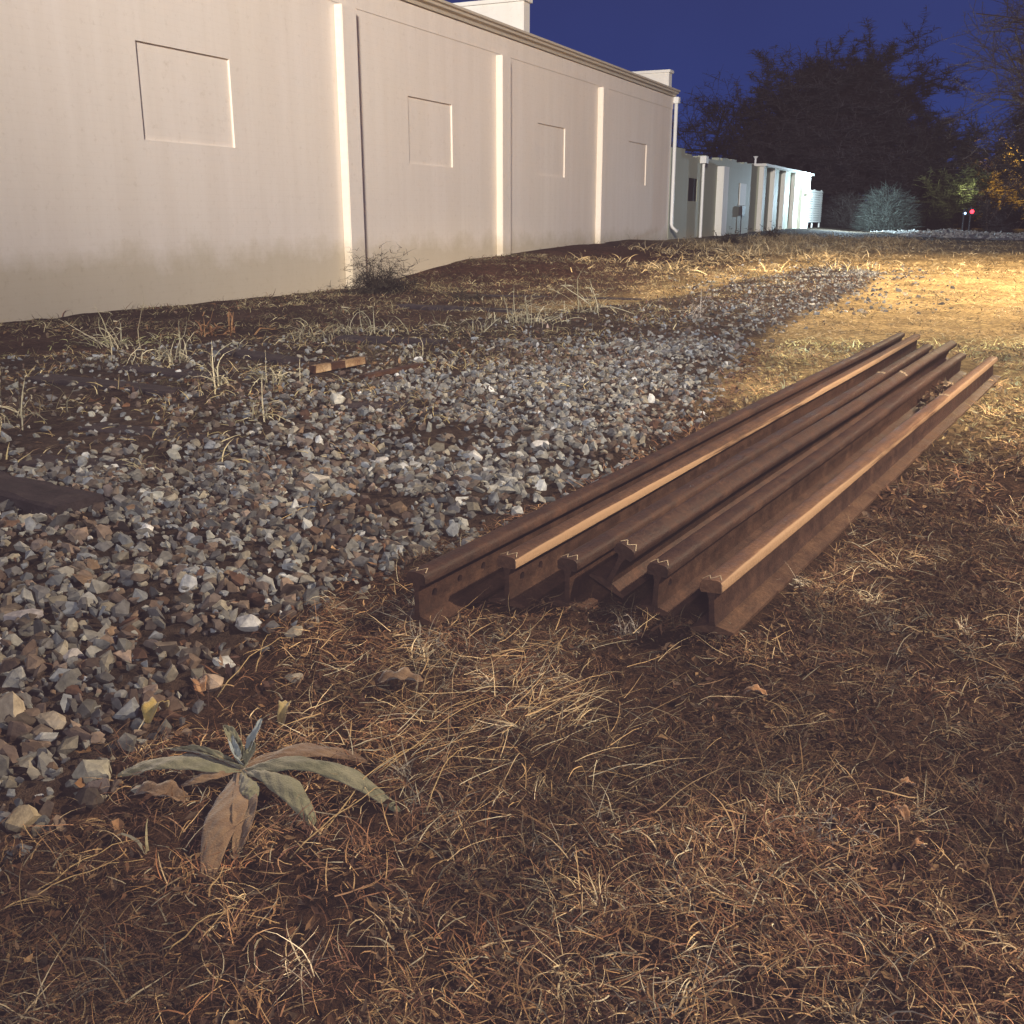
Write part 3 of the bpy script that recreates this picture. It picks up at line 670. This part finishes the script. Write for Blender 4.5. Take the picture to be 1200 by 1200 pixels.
for k, (p, w, m, fold, cup) in enumerate([
        ([ctr, W(240, 885, .10), W(185, 880, .07), W(138, 908, .02)], .034, M_FUZZ, .25, -1),
        ([ctr, W(262, 888, .08), W(230, 878, .07), W(200, 878, .06)], .012, M_FUZZ, .7, 1),
        ([ctr, W(280, 880, .07), W(272, 860, .10), W(262, 850, .11)], .014, M_FUZZ, .5, 1),
        ([ctr, W(292, 880, .06), W(299, 862, .11), W(307, 842, .13)], .010, M_FUZZB, .8, 1),
        ([ctr, W(293, 890, .06), W(297, 878, .08), W(297, 868, .09)], .010, M_FUZZ, .6, 1),
        ([ctr, W(276, 885, .07), W(272, 872, .09), W(270, 862, .09)], .010, M_FUZZB, .6, 1),
        ([ctr, W(330, 880, .12), W(400, 880, .09), W(468, 950, .012)], .030, M_FUZZ, .35, -1),
        ([ctr, W(330, 872, .07), W(380, 868, .06), W(430, 892, .015)], .030, M_DEAD, .2, -1),
        ([ctr, W(318, 895, .10), W(350, 918, .08), W(368, 968, .012)], .028, M_FUZZ, .4, -1),
        ([ctr, W(275, 935, .07), W(250, 960, .05), W(243, 1030, .012)], .036, M_DEAD, .25, -1),
        ([ctr, W(290, 915, .08), W(300, 925, .07), W(288, 940, .04)], .020, M_FUZZ, .5, -1),
        ([ctr, W(258, 900, .06), W(230, 905, .06), W(205, 925, .02)], .018, M_DEAD, .4, -1),
        ([ctr, W(288, 938, .05), W(290, 965, .04), W(276, 1000, .012)], .024, M_DEAD, .4, 1)]):
    leaf('leaf', p, w, m, plant, fold, cup, .08, k, 34, 14)
def fallen(px, py, ln, w, ang, label, m=M_FALL, lift=.02, tip=.015):
    p = hit(px, py); c, s = math.cos(ang), math.sin(ang)
    o = leaf('fallen_leaf', [(-ln/2*c, -ln/2*s, .012), (-ln*.2*c, -ln*.2*s, lift+.02), (ln*.2*c, ln*.2*s, lift), (ln/2*c, ln/2*s, tip)], w, m, None, .45, 1, .2, int(px), 14, 6)
    o.location = (p[0], p[1], p[2]+.008); tag(o, label, 'leaf', 'fallen leaves on the dry grass')
fallen(185, 848, .075, .022, 1.3, 'yellow green curled leaf on the stones behind the fuzzy plant', leaf_mat('yellow_leaf', (.16, .16, .08), (.36, .27, .09), (.45, .34, .12)), .05)
fallen(885, 822, .06, .014, -.3, 'orange brown fallen leaf below the rail ends at right')
fallen(1062, 932, .035, .011, .2, 'small pale leaf in the right foreground')
fallen(1053, 965, .04, .013, 1.9, 'light tan oval leaf just below the small pale leaf')
fallen(1075, 1005, .03, .008, .2, 'tiny tan leaf fragment lowest of the right side leaves')
fallen(335, 852, .05, .014, 1.4, 'yellowish leaf hanging in the straw behind the plant', leaf_mat('straw_leaf', (.2, .15, .07), (.34, .27, .12), (.4, .33, .18)), .05, .05)
fallen(470, 808, .12, .03, .1, 'broad brown leaf under the straw right of the plant', M_DEAD)
fallen(190, 945, .13, .026, -.2, 'large rust brown leaf on the soil left of the plant', M_DEAD)
fallen(235, 812, .07, .02, 2.0, 'rust coloured leaf stuck between stones above the plant')
# long crossing stalks over the gravel edge
def stalk(p, q, hz, label, r=.0018):
    A, B = hit(*p), hit(*q); o0 = A.copy(); pts = []
    for k in range(9):
        t = k/8; X = A*(1-t)+B*t; X[2] = float(terrain(X[0], X[1]))+.008+hz*math.sin(math.pi*min(1, t*1.0))+.004*math.sin(k*2.3); pts.append(tuple(X-o0))
    mb = MB().tube(pts, [r*(1-.6*k/8) for k in range(9)], 5); o = mb.build('straw_stalk', M_STALK, None, smooth=True); o.location = A
    tag(o, label, 'straw stalk', 'long loose straw stalks')
M_STALK, _, _ = mat('straw_stalk', (.38, .28, .14), .6, .3)
for a in [((255, 820), (350, 745), .05, 'long straw stalk rising to the right across the gravel edge'),
          ((300, 790), (318, 745), .04, 'short upright stalk crossing the long one at the gravel edge'),
          ((340, 1010), (470, 925), .03, 'straw stalk running up right just beyond the longest fuzzy leaf'),
          ((375, 985), (500, 870), .03, 'long curved straw stalk right of the plant'),
          ((500, 955), (548, 880), .04, 'steep straw stalk in the centre foreground'),
          ((445, 910), (590, 815), .04, 'slanting straw stalk through the brightest straw'),
          ((940, 1010), (1040, 1125), .03, 'long stalk slanting down right below the grey tuft'),
          ((1060, 1135), (985, 1090), .02, 'stalk crossing the long one at lower right'),
          ((-5, 1075), (170, 1010), .02, 'straw stalk along the bottom left corner'),
          ((30, 1060), (165, 985), .02, 'upper parallel straw stalk at the bottom left'),
          ((320, 618), (405, 588), .02, 'thin straw lying across the middle gravel'),
          ((280, 442), (345, 432), .04, 'bent straw lying over the old sleepers'),
          ((705, 560), (740, 595), .02, 'short straw on the gravel beside the rails'),
          ((660, 602), (705, 582), .015, 'thin straw close to the leftmost rail'),
          ((190, 1130), (300, 1070), .03, 'straw stalk at the bottom left of centre')]:
    stalk(*a)
# clod heap caught between the last two rails
root = hit(1082, 468); 
V, Fc, C = litter(220, (-.1, .1), (-.1, .1), lambda x, y: np.ones_like(x), .018, .045, np.array([(.05, .03, .02), (.09, .05, .03), (.30, .22, .14)])*1.0, 0)
k7 = len(V)//7; a_ = rng.uniform(-.42, .42, k7); b_2 = rng.uniform(-.045, .045, k7); base = V.reshape(k7, 7, 3); cen = base.mean(1, keepdims=True)
new = base-cen; pos = np.stack([a_*DX+b_2*PX, a_*DY+b_2*PY, .02+.09*rng.random(k7)], 1)
aa, pp = 7.55, -1.03
o = link('leaf_heap', bulk('leaf_heap', (new+pos[:, None]).reshape(-1, 3), Fc, C), M_LITTER); o.location = (pp*PX+aa*DX, pp*PY+aa*DY, float(terrain(pp*PX+aa*DX, pp*PY+aa*DY)))
tag(o, 'dark heap of dead leaves caught between the last two rails', 'leaf heap')
pp2, aa2 = -1.58, 9.9
o2 = o.copy(); o2.data = o.data; col.objects.link(o2); o2.location = (pp2*PX+aa2*DX, pp2*PY+aa2*DY, float(terrain(pp2*PX+aa2*DX, pp2*PY+aa2*DY))); o2.scale = (.8, .8, .7)
tag(o2, 'small heap of dead leaves at the far end between the second and third rails', 'leaf heap')

# ------------------------------------------------------------------ buildings (local x along the wall, -y towards the lot)
def bld(name, label, s0, cat='building'):
    x, y = wxy(s0, 0); o = empty(name, (x, y, 0), WANG); return tag(o, label, cat)
wh = bld('warehouse', 'long cream painted warehouse with pilasters, blind windows and a weathered cornice', 0, 'building')
def wall_with_holes(x0, x1, z0, z1, holes, d=.3, y0=0):
    mb = MB(); xsn = sorted(set([x0, x1]+[h[0] for h in holes]+[h[1] for h in holes])); zsn = sorted(set([z0, z1]+[h[2] for h in holes]+[h[3] for h in holes]))
    bm = mb.bm; vf = {}
    def v(x, y, z):
        k = (round(x, 4), round(y, 4), round(z, 4))
        if k not in vf: vf[k] = bm.verts.new(k)
        return vf[k]
    def solid(i, j):
        if i < 0 or j < 0 or i >= len(xsn)-1 or j >= len(zsn)-1: return False
        cx = (xsn[i]+xsn[i+1])/2; cz = (zsn[j]+zsn[j+1])/2
        return not any(h[0] < cx < h[1] and h[2] < cz < h[3] for h in holes)
    for i in range(len(xsn)-1):
        for j in range(len(zsn)-1):
            if not solid(i, j): continue
            a, b, c, e = xsn[i], xsn[i+1], zsn[j], zsn[j+1]
            bm.faces.new([v(a, y0, c), v(b, y0, c), v(b, y0, e), v(a, y0, e)]); bm.faces.new([v(a, y0+d, c), v(a, y0+d, e), v(b, y0+d, e), v(b, y0+d, c)])
            if not solid(i-1, j): bm.faces.new([v(a, y0, c), v(a, y0, e), v(a, y0+d, e), v(a, y0+d, c)])
            if not solid(i+1, j): bm.faces.new([v(b, y0, c), v(b, y0+d, c), v(b, y0+d, e), v(b, y0, e)])
            if not solid(i, j-1): bm.faces.new([v(a, y0, c), v(a, y0+d, c), v(b, y0+d, c), v(b, y0, c)])
            if not solid(i, j+1): bm.faces.new([v(a, y0, e), v(b, y0, e), v(b, y0+d, e), v(a, y0+d, e)])
    return mb
wins = [(-4.82, -2.88, 2.32, 3.61), (2.46, 4.30, 2.32, 3.60), (8.86, 10.68, 2.32, 3.58), (15.9, 17.7, 2.30, 3.58)]
wall_with_holes(-30, 20.4, -.6, 5.28, wins).build('wall', M_WALL, wh)
for wn in wins:
    MB().box(wn[0]+.002, wn[1]-.002, .034, .12, wn[2]+.002, wn[3]-.002).build('blind_window', M_WALL, wh)
MB().box(20.1, 20.4, .302, 14, -.6, 5.28).build('end_wall', M_WALL, wh)
for s_ in (-11.5, .0, 6.45, 13.1):
    MB().box(s_, s_+.46, -.17, .001-.003, -.6, 4.86).build('pilaster', M_TRIM if False else M_WALL, wh, bev=.012)
MB().box(-30, 20.43, -.012, -.003, 4.90, 5.30).build('frieze', M_WALL, wh)
prof = [(.30, 5.31), (-.06, 5.31), (-.08, 5.38), (-.15, 5.40), (-.16, 5.45), (-.21, 5.47), (-.21, 5.52), (.30, 5.555)]
MB().prism(prof, -30, 20.55, 60).build('cornice', M_CORN, wh)
MB().box(-29.9, 20.0, .31, 14, 5.15, 5.30).build('roof', M_ROOF, wh)
for s_, zt in ((8.1, 6.28), (20.0, 6.05)):
    p_ = MB().box(s_, s_+.34, .05, 13.9, 5.562, zt).build('parapet', M_TRIM, wh)
    MB().box(s_-.04, s_+.40, .0, 13.95, zt+.002, zt+.09).build('coping', M_TRIM, p_)
ds = MB().tube([(20.5, -.10, 5.25), (20.5, -.10, 1.05), (20.5, -.13, .93), (20.53, -.34, .80)], .065, 10).build('downspout', M_METAL, wh, smooth=True)
MB().box(20.41, 20.62, -.2, -.02, 5.1, 5.3).build('collector_box', M_METAL, ds)

lb = bld('low_building', 'low grey green masonry building with ragged parapet joined to the far end of the warehouse', 0)
mb = wall_with_holes(20.65, 34.6, -.4, 3.35, [(23.0, 24.25, 1.88, 2.72), (31.2, 32.4, 1.81, 2.76)], y0=.05)
mb.build('wall', M_WALL2, lb)
rg = random.Random(5); mb = MB(); x = 20.65
while x < 34.5:                                             # broken stepped top courses
    w_ = rg.uniform(.25, .7); x2 = min(34.6, x+w_); mb.box(x, x2, .05, .35, 3.352, 3.50+.18*(x-21)/14+rg.uniform(-.06, .09)+(0.12 if x < 22 else 0)); x = x2+.001
mb.build('ragged_parapet', M_WALL2, lb)
MB().box(23.002, 24.248, .085, .12, 1.882, 2.718).build('window', M_DARK, lb)
f_ = MB().box(31.202, 32.398, .02, .12, 1.812, 2.758).build('white_board', M_TRIM2, lb)
mt = MB().box(31.25, 31.8, -.12, .045, 1.38, 1.78).build('meter_box', M_POLE, lb); MB().tube([(31.5, -.03, 1.38), (31.5, -.03, .4)], .02, 6).build('conduit', M_POLE, lb)
d2 = MB().tube([(24.6, -.06, 3.45), (24.6, -.06, .3)], .06, 8).build('downspout', M_METAL, lb)
MB().box(24.42, 24.78, -.2, .04, 3.3, 3.56).build('collector_box', M_METAL, d2)
MB().box(27.15, 28.0, -.24, .047, -.4, 3.30).build('pilaster', M_TRIM2, lb)
MB().box(20.8, 34.4, .36, 10, 3.1, 3.2).build('roof', M_ROOF, lb)

an = bld('lit_annex', 'farthest pale annex with five white pilasters glowing under a cold floodlight', 0)
MB().box(34.7, 47.6, .0, 9, -.2, 3.62).build('wall', M_WALL2, an)
MB().box(34.62, 47.8, -.35, 9.2, 3.625, 3.74).build('roof_slab', M_TRIM2, an)
for s_ in (34.75, 37.3, 40.0, 42.8, 45.3, 47.3): MB().box(s_, s_+.26, -.22, -.003, -.2, 3.62).build('pilaster', M_TRIM2, an)
v_ = MB().tube([(35.6, .4, 3.74), (35.6, .4, 4.02)], .05, 8).build('roof_vent', M_METAL, an); MB().tube([(35.6, .4, 4.02), (35.6, .4, 4.12)], [.06, .13], 8).build('vent_cap', M_METAL, v_)
fx = MB().box(46.7, 47.1, -.42, -.25, 2.45, 2.62).build('floodlight', M_METAL, an); MB().box(46.73, 47.07, -.425, -.421, 2.47, 2.6).build('lens', M_EMW, fx)
# white slatted screen beyond the annex
sc_ = bld('slatted_screen', 'bright white slatted screen standing past the end of the lit annex', 0, 'screen')
mb = MB()
for k in range(14): mb.box(48.2, 53.4, -.02+.004*(k % 2), .03, 1.02+k*.135, 1.02+k*.135+.115)
mb.build('slat_panel', M_TRIM2, sc_)
for s_ in (48.2, 50.7, 53.3): MB().box(s_, s_+.1, .035, .12, .2, 2.95).build('post', M_TRIM2, sc_)

# ------------------------------------------------------------------ trees
def tree_mesh(h, seed, spread=.5, levels=5, trunk_r=None, base_c=(.03, .024, .022), nb=4, first=.2, twigs=6, tl=.12, tw=.02, lean=(0, 0), minr=.012):
    rg = random.Random(seed); V = []; Fc = []; TW = []
    def seg(p, q, r0, r1, n):
        d = (q-p).normalized(); a = d.orthogonal().normalized(); b = d.cross(a); o = len(V)
        for c, r in ((p, r0), (q, r1)):
            for k in range(n):
                t = 2*math.pi*k/n; V.append(c+(a*math.cos(t)+b*math.sin(t))*r)
        for k in range(n): Fc.append((o+k, o+(k+1) % n, o+n+(k+1) % n, o+n+k))
    def grow_(p, d, L, r, lev):
        ns = 4 if lev < 2 else 3; n = 8 if lev == 0 else 5 if lev == 1 else 3
        for k in range(ns):
            d = (d+Vector((rg.gauss(0, .10+.05*lev), rg.gauss(0, .10+.05*lev), rg.gauss(0.03, .07)))).normalized()
            q = p+d*(L/ns); r2 = max(minr, r*(1-.45/ns)); seg(p, q, r, r2, n); p0 = p; p, r = q, r2
            if lev < levels and (lev > 0 or k >= 1):
                for _ in range(rg.choice((1, 2)) if lev else nb):
                    ax = d.orthogonal().normalized(); ax.rotate(Matrix.Rotation(rg.random()*6.283, 3, d)); nd = d.copy(); nd.rotate(Matrix.Rotation(rg.uniform(.45, 1.15)*(.6+spread), 3, ax))
                    nd = (nd+Vector((0, 0, .12))).normalized()
                    grow_(p0.lerp(p, rg.random()), nd, L*rg.uniform(.5, .78), max(minr, r*.55), lev+1)
            if lev >= levels-1:
                for _ in range(twigs): TW.append((p0.lerp(p, rg.random()), d))
    r0 = trunk_r or h*.022
    grow_(Vector((0, 0, -.3)), Vector((lean[0], lean[1], 1)).normalized(), h*.5, r0, 0)
    V = np.array([v[:] for v in V]); sc = h/ max(1e-3, np.percentile(V[:, 2], 99.5)); V = V*sc
    q = np.array([t[0][:] for t in TW])*sc; m = len(q)
    C = np.tile(np.array(base_c), (len(V), 1))
    v2, f2, c2 = blades(q, rng.uniform(0, 6.283, m), tl*h*(.4+.8*rng.random(m)), rng.uniform(-.4, 1.4, m), np.full(m, tw), np.tile(np.array(base_c), (m, 1))*(.7+.8*rng.random((m, 1))), 3, .9, .05)
    return (V, np.array(Fc), C), (v2, f2, c2)
def tree(px, Y, h, seed, label, name='bare_tree', grp='bare winter trees beyond the lot', z=None, **k):
    x = atd(px, 257, Y)[0]; z = float(terrain(x, Y)) if z is None else z
    root = empty(name, (x, Y, z), 0); tag(root, label, 'tree', grp)
    a, b = tree_mesh(h, seed, **k)
    link('trunk', bulk('trunk', *a, smooth=True), M_BARK, root); link('crown', bulk('crown', *b), M_BARK, root); return root
BK = (.06, .048, .048)  # bark tone lightened to paint in distance haze
tree(955, 82, 12.6, 41, 'tallest dark dense tree in the middle of the skyline', base_c=BK, twigs=15, tl=.06, tw=.045, spread=.5, levels=4)
tree(995, 88, 13.4, 22, 'broad dark tree just right of the tallest one', base_c=BK, twigs=15, tl=.06, tw=.045, spread=.75, levels=4)
tree(900, 92, 11.0, 23, 'dark tree filling the left shoulder of the tallest one', base_c=BK, twigs=16, tl=.06, tw=.045, spread=.8, levels=4)
tree(1062, 78, 7.6, 24, 'shorter dark tree closing the right side of the tree mass', base_c=BK, twigs=12, tl=.07, tw=.04, spread=.8, levels=4)
tree(872, 95, 11.0, 25, 'thin bare tree rising behind the low grey green building', base_c=(.03, .026, .03), twigs=3, tl=.08, tw=.04, spread=.8, levels=4, lean=(-.25, 0))
tree(1215, 62, 9.5, 26, 'large bare tree at the right edge with lamp lit twigs', base_c=(.05, .034, .028), twigs=4, tl=.10, tw=.035, spread=.7, levels=4)
tree(1335, 58, 18.0, 37, 'bare tree whose faint brown branches reach into the top right corner', base_c=(.11, .075, .06), twigs=7, tl=.045, tw=.02, spread=.6, levels=4, lean=(-.05, 0))
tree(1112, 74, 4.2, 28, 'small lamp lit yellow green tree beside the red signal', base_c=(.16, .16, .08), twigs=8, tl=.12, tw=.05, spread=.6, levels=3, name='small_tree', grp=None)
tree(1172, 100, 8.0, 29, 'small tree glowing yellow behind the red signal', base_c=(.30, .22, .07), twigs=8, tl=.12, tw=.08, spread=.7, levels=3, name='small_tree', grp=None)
tree(1165, 70, 1.9, 31, 'low dark tree under the red signal', base_c=BK, twigs=10, tl=.16, tw=.06, spread=1.0, levels=3, name='small_tree', grp=None)
def ball_shrub(px, Y, rad, hgt, c, label, n=1500, wd=.022, name='round_shrub'):
    x = atd(px, 257, Y)[0]; root = empty(name, (x, Y, float(terrain(x, Y)))); tag(root, label, 'shrub')
    d = rng.normal(size=(n, 3)); d[:, 2] = abs(d[:, 2]); d /= np.linalg.norm(d, axis=1)[:, None]; rr = rng.random(n)**.5
    P = d*rr[:, None]*np.array([rad, rad*.8, hgt])*(.75+.4*fbm(d[:, 0]*2.5+px, d[:, 2]*2.5)[:, None])
    V, Fc, C = blades(P, np.arctan2(d[:, 1], d[:, 0]), rad*.35*(.4+rng.random(n)), rng.uniform(0, 1.3, n), np.full(n, wd), np.array(c)*(.5+rng.random((n, 1))), 3, 1.2, .05)
    link('foliage', bulk('foliage', V, Fc, C), M_WEED, root)
    link('stem', MB().tube([(0, 0, -.1), (.1, 0, hgt*.5)], [.08, .03], 6).build('tmp', M_BARK).data, None, root)
    t = bpy.data.objects.get('tmp'); bpy.data.objects.remove(t)
ball_shrub(1040, 66, 1.9, 2.75, (.13, .15, .13), 'round grey green shrub catching the cold floodlight', 9000)
ball_shrub(998, 70, 2.3, 2.2, (.06, .055, .05), 'wide dim shrub between the slatted screen and the round grey green shrub', 5000)
ball_shrub(965, 74, 1.6, 1.5, (.03, .028, .026), 'low dark shrub just past the slatted screen', 1200)
ball_shrub(1085, 70, 1.8, 1.9, (.02, .018, .018), 'black shrub between the round shrub and the lamp lit tree', 1600)
# far wooded belt closing the horizon
bel = []
xb = rng.uniform(-10, 110, 22000); yb = rng.uniform(112, 150, 22000); m = len(xb)
topz = 3+6*fbm(xb*.06, yb*.02); P = np.stack([xb, yb, rng.random(m)**1.2*topz], 1)
bel = blades(P, rng.uniform(0, 6.28, m), rng.uniform(.8, 2.2, m), rng.uniform(.2, 1.5, m), np.full(m, .38), np.tile(np.array(BK), (m, 1)), 3, 1.2, .05)
o = link('distant_wood', bulk('distant_wood', *bel), M_BARK); tag(o, kind='stuff')

# pale rubble piles beside the far track
def rubble(px, py, rad, hgt, n, label):
    p = hit(px, py); a = rng.uniform(0, 6.28, n); r = rng.random(n)**.5*rad
    X = r*np.cos(a); Yy = r*np.sin(a)*.8; Z = hgt*(1-(r/rad)**1.5)*(.6+.5*rng.random(n))
    c = np.array([(.45, .45, .42)])*(.6+.6*rng.random((n, 1)))
    me = stones('rubble_heap', np.stack([X, Yy, Z], 1), rng.uniform(.06, .15, n), c, TL)
    nv = len(me.vertices); V = np.zeros(nv*3, np.float32); me.vertices.foreach_get('co', V); V = V.reshape(-1, 3); Fv = np.zeros(len(me.loops), np.int32); me.loops.foreach_get('vertex_index', Fv); Fv = Fv.reshape(-1, 3)
    Cv = np.zeros(nv*4, np.float32); me.color_attributes['col'].data.foreach_get('color', Cv); Cv = Cv.reshape(-1, 4)[:, :3]
    dm = [(0, 0, hgt*.8)]+[(rad*1.05*q*math.cos(t_), rad*.85*q*math.sin(t_), max(-.12, hgt*(1-q**1.5)*.8)) for q in (.35, .7, 1.0) for t_ in [2*math.pi*k/16 for k in range(16)]]
    df = [(0, 1+k, 1+(k+1) % 16) for k in range(16)]
    for rr_ in (0, 1):
        for k in range(16): a0, b0 = 1+rr_*16+k, 1+rr_*16+(k+1) % 16; df += [(a0, a0+16, b0+16), (a0, b0+16, b0)]
    o = link('rubble_heap', bulk('rubble_heap', np.concatenate([V, np.array(dm)]), np.concatenate([Fv, np.array(df)+nv]), np.concatenate([Cv, np.tile([.22, .21, .2], (len(dm), 1))])), M_STONE); o.location = p
    tag(o, label, 'rubble heap', 'pale rubble heaps at the far side of the lot')
rubble(1108, 277, 2.4, .34, 420, 'pale rubble heap left of centre in the far dark strip')
rubble(1150, 279, 2.6, .30, 420, 'wide pale rubble heap under the red signal')
rubble(1196, 281, 1.6, .3, 260, 'pale rubble heap cut by the right edge of the photo')
rubble(1062, 273, 2.6, .12, 160, 'low thin pale rubble heap below the round shrub')
# signal and blue lamp
def signal(px, py, Y, r, m, name, label, ph):
    c = atd(px, py, Y); gz = float(terrain(c[0], Y)); root = empty(name, (c[0], Y, gz)); tag(root, label, 'signal' if 'signal' in name else 'lamp')
    h = c[2]-gz; MB().tube([(0, .15, -.1), (0, .15, h+.3)], .06, 8).build('pole', M_POLE, root)
    hd = MB().box(-r*1.6, r*1.6, .0, .14, h-r*1.8, h+r*1.8).build('housing', M_POLE, root)
    MB().tube([(0, -.03, h), (0, -.005, h)], r, 14).build('lens', m, hd)
signal(1139, 248, 66, .12, M_EMR, 'railway_signal', 'glowing red railway signal in the dark far right', 0)
signal(1131, 250, 66, .07, M_EMB, 'far_lamp', 'tiny bluish white lamp just left of the red signal', 0)

# ------------------------------------------------------------------ light
def lamp(name, loc, aim, power, c, size=180, rad=.3, blend=.3, typ='SPOT'):
    l = bpy.data.lights.new(name, typ); l.energy = power; l.color = c; l.shadow_soft_size = rad
    if typ == 'SPOT': l.spot_size = R(size); l.spot_blend = blend
    o = bpy.data.objects.new(name, l); col.objects.link(o); o.location = loc
    d = Vector(aim)-Vector(loc); o.rotation_euler = d.to_track_quat('-Z', 'Y').to_euler(); return o
lamp('sodium_street_lamp', (11.6, 17.8, 8.6), (11.5, 17.7, 0), 21000, (1, .74, .44), 128, .25, .6)
lamp('yard_flood_lamp', (-2, -25, 14), (3, 38, 5), 150000, (1, .915, .85), 41, 2.6, 1)
lamp('lot_side_lamp', (8.5, 4.5, 7.0), (1.0, 3, 0), 8000, (1, .78, .53), 84, .15, .7)
fxp = wxy(45.6, 2.3); lamp('annex_floodlight', (fxp[0], fxp[1], 2.3), (fxp[0], fxp[1], 0), 3200, (.62, .84, 1), typ='POINT', rad=.1)
tl_ = atd(1165, 225, 96); lamp('distant_street_lamp', (tl_[0]+1, 94, 6), (0, 0, 0), 2500, (1, .7, .25), typ='POINT', rad=.3)
tl_ = atd(1118, 225, 71); lamp('distant_yard_lamp', (tl_[0]+.8, 71, 3.4), (0, 0, 0), 130, (.9, 1, .6), typ='POINT', rad=.2)

w = bpy.data.worlds.new('World'); scene.world = w; w.use_nodes = True; nt = w.node_tree; bg = nt.nodes['Background']
t = nt.nodes.new('ShaderNodeTexCoord'); sep = nt.nodes.new('ShaderNodeSeparateXYZ'); nt.links.new(t.outputs['Generated'], sep.inputs[0])
gr = ramp(nt, sep.outputs[2], [(0.0, (.018, .048, .210)), (.10, (.013, .034, .165)), (.35, (.016, .026, .108)), (1.0, (.045, .035, .07))])
nn = noise(nt, 2.2, 5, t.outputs['Generated']); cr = ramp(nt, nn.outputs[0], [(.35, (.85, .85, .9)), (.7, (1.15, 1.1, 1.1))])
cc = mixc(nt, 1.0, gr.outputs[0], cr.outputs[0], 'MULTIPLY'); nt.links.new(cc, bg.inputs[0]); bg.inputs[1].default_value = 1.0

cam = bpy.data.cameras.new('camera'); co = bpy.data.objects.new('camera', cam); col.objects.link(co)
cam.sensor_width = 36; cam.lens = 36; cam.clip_start = .05; cam.clip_end = 4000
co.location = (0, 0, CAMZ); co.rotation_euler = (math.pi/2-PITCH, 0, 0); scene.camera = co
scene.view_settings.view_transform = 'Standard'; scene.view_settings.look = 'None'; scene.view_settings.exposure = 0; scene.view_settings.gamma = 1
vs_ = scene.view_settings; vs_.use_curve_mapping = True           # faded blacks of the photograph's processing
for k, b0 in enumerate((.024, .017, .021)):
    p = vs_.curve_mapping.curves[k].points; p[0].location = (0, b0); p[-1].location = (1, 1)
vs_.curve_mapping.update()
